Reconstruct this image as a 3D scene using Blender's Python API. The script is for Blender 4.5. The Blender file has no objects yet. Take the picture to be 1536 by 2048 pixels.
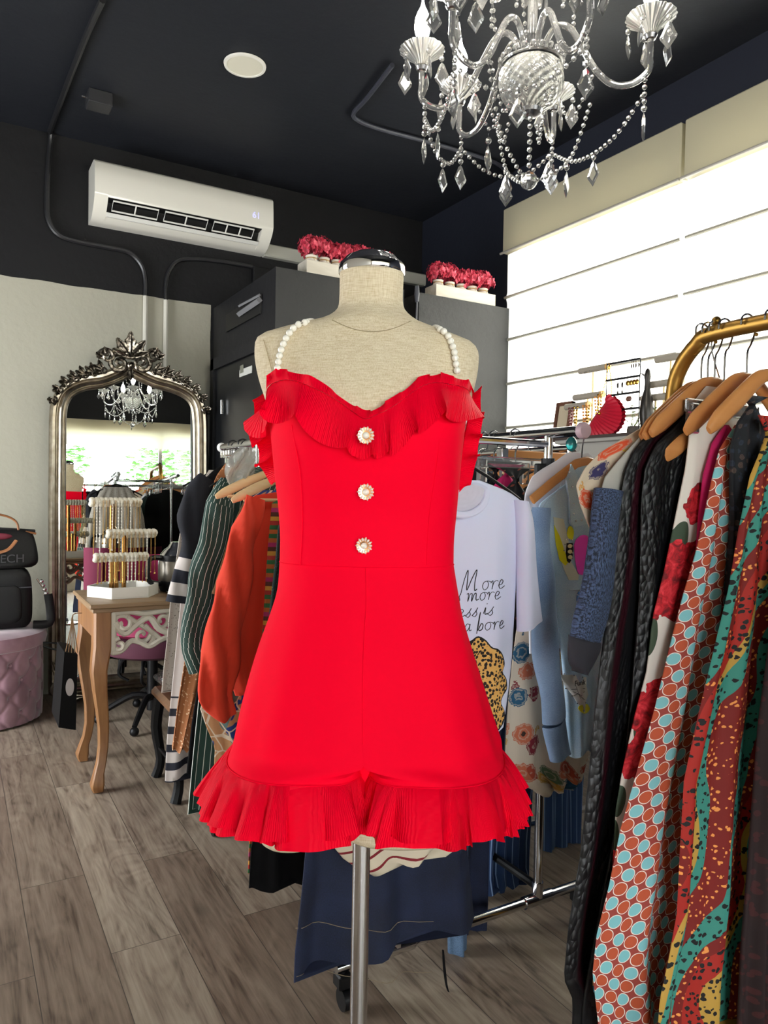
import bpy, math, random
from mathutils import Vector, Matrix, noise
PI=math.pi
rnd=random.Random(7)
SC=bpy.context.scene
COL=SC.collection
# ---------------------------------------------------------------- camera geometry
W,H=1536,2048
F=1480.;HC=1.25;YAW=math.radians(30.3);PIT=math.radians(1.6);ROL=math.radians(1.05)
_c,_s=math.cos(YAW),math.sin(YAW)
FW=Vector((_s*math.cos(PIT),_c*math.cos(PIT),-math.sin(PIT)))
R0=Vector((_c,-_s,0)); U0=R0.cross(FW)
RT=R0*math.cos(ROL)+U0*math.sin(ROL)
UP=-R0*math.sin(ROL)+U0*math.cos(ROL)
CAM=Vector((0,0,HC))
def ray(x,y): return FW+RT*((x-W/2)/F)-UP*((y-H/2)/F)
def onX(x,y,X): d=ray(x,y); return CAM+d*(X/d.x)
def onY(x,y,Y): d=ray(x,y); return CAM+d*(Y/d.y)
def onZ(x,y,Z=0.): d=ray(x,y); return CAM+d*((Z-HC)/d.z)
def at(x,y,D): return CAM+ray(x,y)*D
def cam_setup():
    cd=bpy.data.cameras.new('camera'); co=bpy.data.objects.new('camera',cd); COL.objects.link(co)
    cd.sensor_fit='VERTICAL'; cd.sensor_height=36; cd.lens=36*F/H; cd.clip_start=.02
    m=Matrix((RT,UP,-FW)).transposed().to_4x4(); m.translation=CAM
    co.matrix_world=m; SC.camera=co
cam_setup()
SC.view_settings.view_transform='Standard'; SC.view_settings.look='None'; SC.view_settings.gamma=1
SC.view_settings.use_curve_mapping=False
SC.cycles.max_bounces=10; SC.cycles.diffuse_bounces=4; SC.cycles.glossy_bounces=4
SC.cycles.transmission_bounces=8; SC.cycles.transparent_max_bounces=12
SC.cycles.caustics_reflective=False; SC.cycles.caustics_refractive=False
SC.cycles.sample_clamp_indirect=4; SC.cycles.use_denoising=True
# ---------------------------------------------------------------- materials
def lin(h):
    if isinstance(h,str):
        h=h.lstrip('#'); v=[int(h[i:i+2],16)/255 for i in (0,2,4)]
        return tuple((c/12.92 if c<=.04045 else ((c+.055)/1.055)**2.4) for c in v)+(1,)
    return tuple(h)+(1,) if len(h)==3 else tuple(h)
class NM:
    def __init__(s,name,col='#808080',rough=.6,metal=0,**k):
        s.m=bpy.data.materials.new(name); s.m.use_nodes=True; s.nt=s.m.node_tree; s.n=s.nt.nodes; s.l=s.nt.links
        s.b=s.n['Principled BSDF']; s.out=s.n['Material Output']
        s.set('Base Color',col if not isinstance(col,str) else lin(col)); s.b.inputs['Roughness'].default_value=rough; s.b.inputs['Metallic'].default_value=metal
        for a,v in k.items():
            s.set(a.replace('_',' '),lin(v) if isinstance(v,str) else v)
        s._uv=None; s._ob=None
    def set(s,name,v):
        i=s.b.inputs[name]
        if isinstance(v,bpy.types.NodeSocket): s.l.new(v,i)
        else: i.default_value=v
    def put(s,i,v):
        if isinstance(v,bpy.types.NodeSocket): s.l.new(v,i)
        elif v is not None: i.default_value=v
    def m_(s,op,a,b=None,c=None):
        n=s.n.new('ShaderNodeMath'); n.operation=op
        for i,v in enumerate((a,b,c)): s.put(n.inputs[i],v)
        return n.outputs[0]
    def ss(s,v,a,b):   # smooth step of v between a and b
        n=s.n.new('ShaderNodeMapRange'); n.interpolation_type='SMOOTHSTEP'
        s.put(n.inputs['Value'],v); s.put(n.inputs['From Min'],a); s.put(n.inputs['From Max'],b)
        return n.outputs[0]
    def uv(s):
        if not s._uv:
            n=s.n.new('ShaderNodeUVMap'); n.uv_map='uv'; q=s.n.new('ShaderNodeSeparateXYZ'); s.l.new(n.outputs[0],q.inputs[0])
            s._uv=(n.outputs[0],q.outputs[0],q.outputs[1])
        return s._uv
    def ob(s):
        if not s._ob:
            n=s.n.new('ShaderNodeTexCoord'); q=s.n.new('ShaderNodeSeparateXYZ'); s.l.new(n.outputs['Object'],q.inputs[0])
            s._ob=(n.outputs['Object'],q.outputs[0],q.outputs[1],q.outputs[2])
        return s._ob
    def vec(s,x,y,z=0.):
        n=s.n.new('ShaderNodeCombineXYZ'); s.put(n.inputs[0],x); s.put(n.inputs[1],y); s.put(n.inputs[2],z); return n.outputs[0]
    def mix(s,f,a,b):
        n=s.n.new('ShaderNodeMix'); n.data_type='RGBA'; s.put(n.inputs[0],f)
        s.put(n.inputs[6],lin(a) if isinstance(a,str) else a); s.put(n.inputs[7],lin(b) if isinstance(b,str) else b); return n.outputs[2]
    def noise(s,v,sc=5,det=3,ro=.5,dist=0):
        n=s.n.new('ShaderNodeTexNoise'); s.put(n.inputs['Vector'],v); n.inputs['Scale'].default_value=sc; n.inputs['Detail'].default_value=det
        n.inputs['Roughness'].default_value=ro; n.inputs['Distortion'].default_value=dist; return n.outputs[0]
    def vor(s,v,sc=5,rand=1.,out='Distance',feat='F1'):
        n=s.n.new('ShaderNodeTexVoronoi'); n.feature=feat; s.put(n.inputs['Vector'],v); n.inputs['Scale'].default_value=sc; n.inputs['Randomness'].default_value=rand
        return n.outputs[out]
    def bump(s,h,st=.3,d=.002):
        n=s.n.new('ShaderNodeBump'); n.inputs['Strength'].default_value=st; n.inputs['Distance'].default_value=d; s.put(n.inputs['Height'],h)
        s.l.new(n.outputs[0],s.b.inputs['Normal']); return s
    def ramp(s,f,stops):
        n=s.n.new('ShaderNodeValToRGB'); s.put(n.inputs[0],f); e=n.color_ramp.elements
        while len(e)<len(stops): e.new(.5)
        for i,(p,c) in enumerate(stops): e[i].position=p; e[i].color=lin(c)
        return n.outputs[0]
    def translucent(s,f,col=None,w=.5):
        t=s.n.new('ShaderNodeBsdfTranslucent'); s.put(t.inputs[0],col if not isinstance(col,str) else lin(col))
        x=s.n.new('ShaderNodeMixShader'); x.inputs[0].default_value=w; s.l.new(s.b.outputs[0],x.inputs[1]); s.l.new(t.outputs[0],x.inputs[2]); s.l.new(x.outputs[0],s.out.inputs[0]); return s
def simple(name,col,rough=.6,metal=0,**k): return NM(name,col,rough,metal,**k).m
def cloth(name,col,sc=900,st=.25,rough=.85,var=.08,**k):
    m=NM(name,col,rough,0,**k); v=m.uv()[0]; nz=m.noise(v,sc,2)
    c=lin(col); big=m.noise(v,9,3)
    m.set('Base Color',m.mix(big,tuple(x*(1-var) for x in c[:3])+(1,),tuple(min(1,x*(1+var)) for x in c[:3])+(1,)))
    m.bump(nz,st,.001); return m.m
# ---------------------------------------------------------------- meshes
class MB:
    def __init__(s): s.v=[]; s.f=[]; s.u=[]; s.mi=[]; s.cur=0
    def add(s,vs,fs,uvs=None,mi=None):
        o=len(s.v); s.v+= [Vector(p) for p in vs]
        for k,f in enumerate(fs):
            s.f.append([o+i for i in f]); s.u.append(uvs[k] if uvs else [(s.v[o+i].x,s.v[o+i].z) for i in f]); s.mi.append(s.cur if mi is None else mi)
        return s
    def grid(s,fn,nu,nv,closed=False,cap0=False,cap1=False):
        """fn(a,b)->(point,(u,v)); a along nu (maybe closed), b along nv"""
        cols=nu if closed else nu+1; vs=[];P={}
        for j in range(nv+1):
            for i in range(nu+1):
                p,u=fn(i/nu,j/nv); P[i,j]=u
                if i<cols: vs.append(p)
        fs=[];us=[]
        for j in range(nv):
            for i in range(nu):
                a=j*cols+i; b=j*cols+(i+1)%cols
                fs.append([a,b,b+cols,a+cols]); us.append([P[i,j],P[i+1,j],P[i+1,j+1],P[i,j+1]])
        if closed:
            for cp,j in ((cap0,0),(cap1,nv)):
                if cp:
                    c=Vector((0,0,0))
                    for i in range(cols): c+=Vector(vs[j*cols+i])
                    vs.append(c/cols); k=len(vs)-1
                    for i in range(cols):
                        a=j*cols+i;b=j*cols+(i+1)%cols
                        fs.append([k,b,a] if j==0 else [k,a,b]); us.append([P[i,j]]*3)
        return s.add(vs,fs,us)
    def box(s,a,b,bev=0):
        x0,y0,z0=[min(p,q) for p,q in zip(a,b)]; x1,y1,z1=[max(p,q) for p,q in zip(a,b)]
        if bev<=0:
            vs=[(x,y,z) for x in (x0,x1) for y in (y0,y1) for z in (z0,z1)]
            return s.add(vs,[[0,1,3,2],[4,6,7,5],[0,4,5,1],[2,3,7,6],[0,2,6,4],[1,5,7,3]])
        k=min(bev,(x1-x0)/2.01,(y1-y0)/2.01,(z1-z0)/2.01)
        vs=[];idx={}
        for ix,x in enumerate((x0,x1)):
            for iy,y in enumerate((y0,y1)):
                for iz,z in enumerate((z0,z1)):
                    sx,sy,sz=1-2*ix,1-2*iy,1-2*iz
                    for ax in range(3):
                        p=[x+sx*k,y+sy*k,z+sz*k]; p[ax]=(x,y,z)[ax]; idx[ix,iy,iz,ax]=len(vs); vs.append(p)
        fs=[]
        for ax in range(3):
            o=[i for i in range(3) if i!=ax]
            for e in (0,1):
                q=[]
                for (a1,b1) in ((0,0),(1,0),(1,1),(0,1)):
                    t=[0,0,0]; t[ax]=e; t[o[0]]=a1; t[o[1]]=b1; q.append(idx[t[0],t[1],t[2],ax])
                flip=(ax==1)!=(e==0)
                fs.append(q[::-1] if flip else q)
        for ax in range(3):
            o=[i for i in range(3) if i!=ax]
            for a1 in (0,1):
                for b1 in (0,1):
                    t0=[0,0,0];t0[o[0]]=a1;t0[o[1]]=b1;t1=list(t0);t1[ax]=1
                    fs.append([idx[(*t0,o[0])],idx[(*t1,o[0])],idx[(*t1,o[1])],idx[(*t0,o[1])]])
        for c in [(i,j,l) for i in (0,1) for j in (0,1) for l in (0,1)]: fs.append([idx[(*c,0)],idx[(*c,1)],idx[(*c,2)]])
        return s.add(vs,fs)
    def tube(s,pts,r,n=10,closed=False,caps=True,flat=1.,sub=0,up=None):
        pts=[Vector(p) for p in pts]
        rs=list(r) if isinstance(r,(list,tuple)) else [r]*len(pts)
        if sub: pts,rs=spline(pts,sub,closed,rs)
        N=len(pts); T=[]
        for i in range(N):
            if closed: t=pts[(i+1)%N]-pts[i-1]
            else: t=pts[min(i+1,N-1)]-pts[max(i-1,0)]
            T.append(t.normalized() if t.length>1e-9 else Vector((0,0,1)))
        nv=Vector(up) if up else (Vector((0,0,1)) if abs(T[0].z)<.9 else Vector((1,0,0)))
        nv=(nv-T[0]*nv.dot(T[0])).normalized(); vs=[]; L=[0]; NN=[]
        for i in range(N):
            nv=(nv-T[i]*nv.dot(T[i])).normalized(); NN.append(nv.copy())
            if i: L.append(L[-1]+(pts[i]-pts[i-1]).length)
        for i in range(N):
            bn=T[i].cross(NN[i])
            for k in range(n):
                a=2*PI*k/n; vs.append(pts[i]+NN[i]*(math.cos(a)*rs[i]*flat)+bn*(math.sin(a)*rs[i]))
        fs=[];us=[]
        for i in range(N if closed else N-1):
            j=(i+1)%N
            for k in range(n):
                k2=(k+1)%n; fs.append([i*n+k,i*n+k2,j*n+k2,j*n+k])
                per=6.283*rs[i]; us.append([(k/n*per,L[i]),((k+1)/n*per,L[i]),((k+1)/n*per,L[j]),(k/n*per,L[j])])
        if caps and not closed:
            fs.append(list(range(n))[::-1]); us.append([(0,0)]*n)
            fs.append([(N-1)*n+k for k in range(n)]); us.append([(0,0)]*n)
        return s.add(vs,fs,us)
    def lathe(s,prof,n=24,o=(0,0,0),mod=None):
        """prof [(r,z)], axis z, origin o; mod(a,t) scales the radius"""
        o=Vector(o); m=len(prof)-1
        def fn(a,b):
            j=b*m; i=min(int(j+1e-6),m); r,z=prof[i]; an=2*PI*a
            if mod: r=r*mod(an,i/m)
            return o+Vector((r*math.cos(an),r*math.sin(an),z)),(a*.35,z)
        return s.grid(fn,n,m,True)
    def ball(s,c,r,n=10,m=6,sc=(1,1,1),rot=None):
        c=Vector(c)
        def fn(a,b):
            t=PI*b; p=Vector((r*sc[0]*math.sin(t)*math.cos(2*PI*a),r*sc[1]*math.sin(t)*math.sin(2*PI*a),-r*sc[2]*math.cos(t)))
            if rot: p=rot@p
            return c+p,(a*6.283*r,b*3.14*r)
        return s.grid(fn,n,m,True)
    def prism(s,poly,h,mat=None,o=(0,0,0)):
        """poly [(x,y)] in local XY, extruded 0..h along Z, then matrix 3x3 mat and origin"""
        n=len(poly); o=Vector(o); vs=[Vector((x,y,0)) for x,y in poly]+[Vector((x,y,h)) for x,y in poly]
        if mat: vs=[mat@v for v in vs]
        vs=[v+o for v in vs]
        return s.add(vs,[list(range(n))[::-1],[n+i for i in range(n)]]+[[i,(i+1)%n,n+(i+1)%n,n+i] for i in range(n)])
    def xf(s,M):
        s.v=[M@v for v in s.v]; return s
    def mesh(s,name,mats,inv=None,smooth=35):
        me=bpy.data.meshes.new(name); vs=[inv@v for v in s.v] if inv else s.v
        me.from_pydata([tuple(v) for v in vs],[],s.f)
        ul=me.uv_layers.new(name='uv'); flat=[]
        for u in s.u:
            for q in u: flat+= [q[0],q[1]]
        ul.data.foreach_set('uv',flat)
        for m in (mats if isinstance(mats,(list,tuple)) else [mats]): me.materials.append(m)
        me.polygons.foreach_set('material_index',s.mi)
        me.validate(); me.update()
        if smooth:
            me.polygons.foreach_set('use_smooth',[True]*len(me.polygons)); me.set_sharp_from_angle(angle=math.radians(smooth))
        return me
def spline(pts,sub,closed=False,rs=None):
    N=len(pts); out=[];ro=[]
    rs=rs or [1]*N
    for i in range(N if closed else N-1):
        g=(lambda k:k%N) if closed else (lambda k:min(max(k,0),N-1))
        p0,p1,p2,p3=(pts[g(i-1)],pts[g(i)],pts[g(i+1)],pts[g(i+2)])
        for k in range(sub):
            t=k/sub; out.append(.5*((2*p1)+(p2-p0)*t+(2*p0-5*p1+4*p2-p3)*t*t+(3*p1-p0-3*p2+p3)*t**3)); ro.append(rs[g(i)]*(1-t)+rs[g(i+1)]*t)
    if not closed: out.append(pts[-1]); ro.append(rs[-1])
    return out,ro
def cr(pts,t,closed=False):
    """catmull-rom sample of a list of tuples, t 0..1"""
    N=len(pts); x=t*(N if closed else N-1); i=int(math.floor(x)); 
    if not closed: i=min(max(i,0),N-2)
    f=x-i
    g=(lambda k:k%N) if closed else (lambda k:min(max(k,0),N-1))
    P=[Vector(pts[g(i+k)]) for k in (-1,0,1,2)]
    return .5*((2*P[1])+(P[2]-P[0])*f+(2*P[0]-5*P[1]+4*P[2]-P[3])*f*f+(3*P[1]-P[0]-3*P[2]+P[3])*f**3)
def interp(tab,x):
    """piecewise linear; tab sorted by first item; returns tuple"""
    if x<=tab[0][0]: return tab[0][1:]
    for a,b in zip(tab,tab[1:]):
        if x<=b[0]:
            t=(x-a[0])/(b[0]-a[0]) if b[0]>a[0] else 0; return tuple(p+(q-p)*t for p,q in zip(a[1:],b[1:]))
    return tab[-1][1:]
def sinterp(tab,x):
    """smooth (hermite) interpolation"""
    n=len(tab)
    if x<=tab[0][0]: return tab[0][1:]
    if x>=tab[-1][0]: return tab[-1][1:]
    for i in range(n-1):
        a,b=tab[i],tab[i+1]
        if x<=b[0]:
            h=b[0]-a[0]; t=(x-a[0])/h; pa=tab[max(i-1,0)]; pb=tab[min(i+2,n-1)]; out=[]
            for k in range(1,len(a)):
                ma=(b[k]-pa[k])/(b[0]-pa[0])*h; mb=(pb[k]-a[k])/(pb[0]-a[0])*h
                out.append((2*t**3-3*t*t+1)*a[k]+(t**3-2*t*t+t)*ma+(3*t*t-2*t**3)*b[k]+(t**3-t*t)*mb)
            return tuple(out)
# ---------------------------------------------------------------- objects
def tag(o,label=None,cat=None,group=None,kind=None):
    if label: o['label']=label
    if cat: o['category']=cat
    if group: o['group']=group
    if kind: o['kind']=kind
    return o
class Thing:
    def __init__(s,name,label,cat,loc=(0,0,0),group=None,rot=None,kind=None):
        s.o=bpy.data.objects.new(name,None); COL.objects.link(s.o); s.o.empty_display_size=.05
        M=Matrix.Translation(Vector(loc))
        if rot is not None: M=M@rot.to_4x4()
        s.o.matrix_world=M; s.inv=M.inverted(); tag(s.o,label,cat,group,kind)
    def part(s,name,mb,mat,parent=None,label=None,smooth=35,kind=None,local=False):
        me=mb.mesh(name,mat,None if local else s.inv,smooth); o=bpy.data.objects.new(name,me); COL.objects.link(o)
        o.parent=parent or s.o
        if label: o['label']=label
        if kind: o['kind']=kind
        return o
    def inst(s,name,me,M,parent=None):
        """another part sharing mesh me, placed with world matrix M"""
        o=bpy.data.objects.new(name,me); COL.objects.link(o); o.parent=parent or s.o; o.matrix_local=s.inv@M; return o
def single(name,mb,mat,label,cat,group=None,kind=None,smooth=35,loc=None):
    """a thing that is one mesh; origin at its base"""
    if loc is None:
        xs=[v.x for v in mb.v]; ys=[v.y for v in mb.v]; loc=Vector(((min(xs)+max(xs))/2,(min(ys)+max(ys))/2,min(v.z for v in mb.v)))
    me=mb.mesh(name,mat,Matrix.Translation(-Vector(loc)),smooth); o=bpy.data.objects.new(name,me); COL.objects.link(o); o.location=loc
    return tag(o,label,cat,group,kind)
def struct(name,mb,mat,smooth=30,parent=None):
    me=mb.mesh(name,mat,None,smooth); o=bpy.data.objects.new(name,me); COL.objects.link(o)
    if parent: o.parent=parent
    else: o['kind']='structure'
    return o
def copy_tree(o,parent=None):
    c=o.copy(); COL.objects.link(c)
    if parent: c.parent=parent
    for ch in list(o.children): copy_tree(ch,c)
    return c
def frame(n,up=(0,0,1)):
    """3x3: local z -> n, local y ~ up"""
    n=Vector(n).normalized(); u=Vector(up); x=u.cross(n).normalized(); y=n.cross(x); return Matrix((x,y,n)).transposed()
def bx(a,b,bev=0): return MB().box(a,b,bev)
def text_mb(txt,size,M,ext=.0005):
    cu=bpy.data.curves.new('t','FONT'); cu.body=txt; cu.size=size; cu.extrude=ext; cu.align_x='CENTER'; cu.align_y='CENTER'
    ob=bpy.data.objects.new('t',cu); COL.objects.link(ob); bpy.context.view_layer.update()
    me=bpy.data.meshes.new_from_object(ob.evaluated_get(bpy.context.evaluated_depsgraph_get()))
    mb=MB(); mb.add([M@v.co for v in me.vertices],[list(p.vertices) for p in me.polygons])
    bpy.data.objects.remove(ob); bpy.data.meshes.remove(me); bpy.data.curves.remove(cu); return mb
CHROME=simple('chrome','#d8d8da',.12,1); STEEL=simple('hanger wire','#c9c9cc',.2,1)
BLACK=simple('black plastic','#08080a',.45,0,Specular_IOR_Level=.3); WOODL=None
def wood(name,c1,c2,sc=14,axis='z',rough=.45):
    m=NM(name,c1,rough); o,x,y,z=m.ob()
    v=m.vec(x,y,m.m_('MULTIPLY',z,.12)) if axis=='z' else (m.vec(m.m_('MULTIPLY',x,.12),y,z) if axis=='x' else m.vec(x,m.m_('MULTIPLY',y,.12),z))
    n=m.noise(v,sc,4,.6,1.2); m.set('Base Color',m.ramp(n,[(.3,c1),(.7,c2)])); m.bump(n,.1,.002); return m.m
HANGW=wood('hanger wood','#c98d55','#b5733c',10,'x',.3); HANGL=wood('pale hanger wood','#e6c89a','#c9a26c',10,'x',.4)
# ================================================================= ROOM
CE=3.31; YB=4.80; XR=3.10; XL=-1.7; YF=-2.6
def floor_mat():
    m=NM('grey oak laminate','#6e665e',.42); o,x,y,z=m.ob()
    v=m.vec(y,x,0.)
    br=m.n.new('ShaderNodeTexBrick'); br.offset=.37; br.offset_frequency=2; m.l.new(v,br.inputs['Vector'])
    for k,q in (('Scale',1.),('Brick Width',1.25),('Row Height',.185),('Mortar Size',.0012),('Mortar Smooth',.1)): br.inputs[k].default_value=q
    br.inputs['Color1'].default_value=(0,0,0,1); br.inputs['Color2'].default_value=(1,1,1,1); br.inputs['Mortar'].default_value=(.5,.5,.5,1)
    tone=br.outputs[0]; mort=br.outputs[1]
    sh=m.m_('MULTIPLY',tone,7.3)
    gv=m.vec(m.m_('MULTIPLY',x,9.),m.m_('ADD',m.m_('MULTIPLY',y,.9),sh),sh)
    g=m.noise(gv,3.2,6,.62,.9); g2=m.noise(m.vec(m.m_('MULTIPLY',x,40.),y,sh),3,4,.6,.4)
    ring=m.m_('SINE',m.m_('MULTIPLY',m.noise(m.vec(m.m_('MULTIPLY',x,4.),m.m_('ADD',m.m_('MULTIPLY',y,1.1),sh),sh),1.5,2,.5,1.),60.))
    gg=m.m_('ADD',m.m_('MULTIPLY',g,.7),m.m_('ADD',m.m_('MULTIPLY',g2,.25),m.m_('MULTIPLY',ring,.03)))
    c=m.ramp(gg,[(.3,'#6b5f57'),(.45,'#a99d92'),(.58,'#c2b8ac'),(.75,'#d8cfc3')])
    tn=m.mix(tone,'#a99c91','#dcd6cb')
    mu=m.n.new('ShaderNodeMix'); mu.data_type='RGBA'; mu.blend_type='MULTIPLY'; mu.inputs[0].default_value=1; m.l.new(c,mu.inputs[6]); m.l.new(tn,mu.inputs[7])
    c2=m.mix(m.m_('MULTIPLY',mort,.8),mu.outputs[2],'#2a2522')
    kn=m.vor(m.vec(m.m_('MULTIPLY',x,2.2),m.m_('MULTIPLY',y,1.1),sh),1.6,1.,'Distance'); kd=m.m_('SUBTRACT',1.,m.ss(kn,.02,.12))
    c3=m.mix(m.m_('MULTIPLY',kd,.75),c2,'#352c27')
    m.set('Base Color',c3); m.set('Roughness',m.m_('ADD',.3,m.m_('MULTIPLY',g,.22))); m.bump(m.m_('SUBTRACT',gg,mort),.15,.003); return m.m
FLOOR=floor_mat()
def paint(name,col,st=.5,rough=.7):
    m=NM(name,col,rough,0,Specular_IOR_Level=.18); o=m.ob()[0]; a=m.noise(o,3.5,5,.6); b=m.noise(o,30,4,.55)
    m.bump(m.m_('ADD',m.m_('MULTIPLY',a,3.),b),st,.006); return m.m
CHAR=paint('charcoal wall paint','#1a1a1b',.35,.55); CEIL=paint('dark ceiling paint','#1f2126',.15,.5)
NAVY=paint('dark navy wall paint','#1f222c',.2,.6); GREYP=paint('mid grey plaster paint','#323232',.5,.5); DARKP=paint('near black paint','#1c1c1e',.2,.5)
WHITEP=paint('white plaster paint','#b9b6ab',.6,.6); CREAM=paint('cream plaster','#d8cfb9',.1,.6)
def backwall():
    m=NM('two tone wall','#c9c6bb',.6,0,Specular_IOR_Level=.15); o,x,y,z=m.ob(); n=m.noise(o,6,3)
    zz=m.m_('ADD',z,m.m_('MULTIPLY',m.m_('SUBTRACT',n,.5),.02)); xx=m.m_('ADD',x,m.m_('MULTIPLY',m.m_('SUBTRACT',n,.5),.015))
    f=m.m_('MULTIPLY',m.m_('LESS_THAN',zz,2.447),m.m_('LESS_THAN',xx,1.462))
    m.set('Base Color',m.mix(f,'#1a1a1b','#a29f90')); a=m.noise(o,3.5,5,.6); b=m.noise(o,26,4,.55)
    m.bump(m.m_('ADD',m.m_('MULTIPLY',a,4.),b),.28,.006); return m.m
struct('floor',bx((XL-.1,YF-.1,-.1),(XR+.1,YB+.1,0)),FLOOR)
struct('ceiling',bx((XL-.1,YF-.1,CE),(XR+.2,YB+.1,CE+.1)),CEIL)
struct('wall_back',bx((XL-.1,YB,0),(XR+.1,YB+.1,CE)),backwall())
LY0,LY1,LZ1=2.65,4.15,2.35  # opening added in the unseen left wall to brighten floor and back wall
w=MB(); w.box((XL-.1,YF-.1,0),(XL,LY0,CE)); w.box((XL-.1,LY1,0),(XL,YB,CE)); w.box((XL-.1,LY0,LZ1),(XL,LY1,CE)); w.box((XL-.1,LY0,0),(XL,LY1,.15))
struct('wall_left',w,WHITEP)
# right wall with two window openings behind the shades
WZ0,WZ1=1.48,2.99
w=MB(); w.box((XR,YF,0),(XR+.12,YB,WZ0)); w.box((XR,YF,WZ1),(XR+.12,YB,CE)); w.box((XR,3.70,WZ0),(XR+.12,YB,WZ1)); w.box((XR,YF,WZ0),(XR+.12,.95,WZ1))
struct('wall_right',w,NAVY)
GLASS=NM('window glass','#ffffff',.02)
_t=GLASS.n.new('ShaderNodeBsdfTransparent'); _g=GLASS.n.new('ShaderNodeBsdfGlossy'); _g.inputs['Roughness'].default_value=.02
_m=GLASS.n.new('ShaderNodeMixShader'); _m.inputs[0].default_value=.07; GLASS.l.new(_t.outputs[0],_m.inputs[1]); GLASS.l.new(_g.outputs[0],_m.inputs[2]); GLASS.l.new(_m.outputs[0],GLASS.out.inputs[0]); GLASS=GLASS.m
WFR=simple('white window frame','#d9d9d6',.4)
def shade_mat():
    m=NM('ivory roman shade fabric','#d9d4c4',.9); v=m.uv()[0]; m.bump(m.noise(v,500,2),.15,.001)
    m.translucent(None,(.86,.84,.74,1),.55); return m.m
SHADE=shade_mat(); PELM=NM('ivory pelmet fabric','#aaa58f',.9).translucent(None,(.5,.46,.33,1),.2).m; BATT=simple('grey seam rod','#8c897c',.6)
fr=MB(); X=XL-.07
for a,b in (((X,LY0,.15),(X+.05,LY0+.06,LZ1)),((X,LY1-.06,.15),(X+.05,LY1,LZ1)),((X,LY0,.15),(X+.05,LY1,.21)),((X,LY0,LZ1-.06),(X+.05,LY1,LZ1)),((X,3.37,.15),(X+.05,3.43,LZ1))): fr.box(a,b)
f=struct('window_4',fr,WFR); struct('pane',bx((X+.02,LY0+.06,.21),(X+.026,LY1-.06,LZ1-.06)),GLASS,parent=f)  # added window, out of view, brings extra daylight to the back
for n,(ya,yb) in enumerate(((2.395,3.70),(.95,2.395)),1):
    fr=MB(); X=XR+.05
    for a,b in (((X,ya,WZ0),(X+.05,ya+.05,WZ1)),((X,yb-.05,WZ0),(X+.05,yb,WZ1)),((X,ya,WZ0),(X+.05,yb,WZ0+.05)),((X,ya,WZ1-.05),(X+.05,yb,WZ1)),((X,(ya+yb)/2-.02,WZ0),(X+.05,(ya+yb)/2+.02,WZ1))): fr.box(a,b)
    f=struct('window_%d'%n,fr,WFR); struct('pane',bx((X+.02,ya+.05,WZ0+.05),(X+.026,yb-.05,WZ1-.05)),GLASS,parent=f)
def shade(ya,yb,lab,zs):
    T=Thing('roman_shade',lab,'window blind',(XR-.02,(ya+yb)/2,1.40),'roman shades on the bright side windows')
    ztop,zbot=2.80,1.42; X=XR-.035
    def fn(a,b):
        z=ztop+(zbot-ztop)*b; y=ya+(yb-ya)*a; d=0
        for q in zs:
            t=(z-q)
            if abs(t)<.03: d+=.012*(1-abs(t)/.03)
        return Vector((X-d-.003*math.sin(a*9+b*4),y,z)),(y,z)
    T.part('fabric',MB().grid(fn,24,110),SHADE)
    rod=MB()
    for q in zs: rod.tube([(X-.015,ya-.005,q),(X-.015,yb+.005,q)],.0095,6)
    T.part('batten',rod,BATT)
    p=MB().box((XR-.075,ya-.01,2.775),(XR-.005,yb+.01,3.055),.008); T.part('pelmet',p,PELM,label='flat ivory pelmet over the shade')
    T.part('rail',MB().tube([(XR-.085,ya-.015,2.775),(XR-.085,yb+.015,2.775)],.008,8),simple('grey rail','#8f8c84',.4))
    T.part('bottom_rail',bx((X-.012,ya,zbot-.015),(X+.006,yb,zbot+.005),.003),PELM)
_zs=[2.80-.0-.282*k+.0 for k in (1,2,3,4)]
_zs=[onX(1023.4,597.7,XR).z,onX(1021.6,683,XR).z,onX(1014.4,771.5,XR).z,onX(1009,858.4,XR).z]
shade(2.422,3.735,'ivory roman shade glowing on the side window nearer the far corner',_zs)
shade(.93,2.384,'ivory roman shade glowing on the side window above the gold clothes rail',_zs)
# front shop window wall (behind the camera, seen in the mirror)
FX0,FX1,FZ0,FZ1=-1.5,2.75,.55,2.45  # left stretch of the opening added to light the room's left side
w=MB(); w.box((XL,YF-.12,0),(FX0,YF,CE)); w.box((FX1,YF-.12,0),(XR+.1,YF,CE)); w.box((FX0,YF-.12,0),(FX1,YF,FZ0)); w.box((FX0,YF-.12,FZ1),(FX1,YF,CE))
struct('wall_front',w,CREAM); struct('trim_4',bx((XL,YF,2.56),(XR,YF+.012,CE)),DARKP)
fr=MB(); Y=YF-.08
for a,b in (((FX0,Y,FZ0),(FX0+.06,Y+.06,FZ1)),((FX1-.06,Y,FZ0),(FX1,Y+.06,FZ1)),((FX0,Y,FZ0),(FX1,Y+.06,FZ0+.06)),((FX0,Y,FZ1-.06),(FX1,Y+.06,FZ1)),((1.95,Y,FZ0),(2.0,Y+.06,FZ1))): fr.box(a,b)
f=struct('window_3',fr,WFR); struct('pane',bx((FX0+.06,Y+.02,FZ0+.06),(FX1-.06,Y+.026,FZ1-.06)),GLASS,parent=f)
def val(a,b):
    x=FX0-.15+(FX1-FX0+.3)*a; d=.05*math.sin(a*PI*2)**2
    return Vector((x,YF+.035+.012*math.sin(a*40),2.56-b*(.44-.05*math.sin(a*PI))-.0)),(x,b)
single('valance_curtain',MB().grid(val,80,8),NM('cream valance fabric','#d8cfb4',.9).translucent(None,(.8,.76,.6,1),.35).m,'cream valance curtain across the top of the shop front window, seen in the mirror','curtain')
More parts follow.
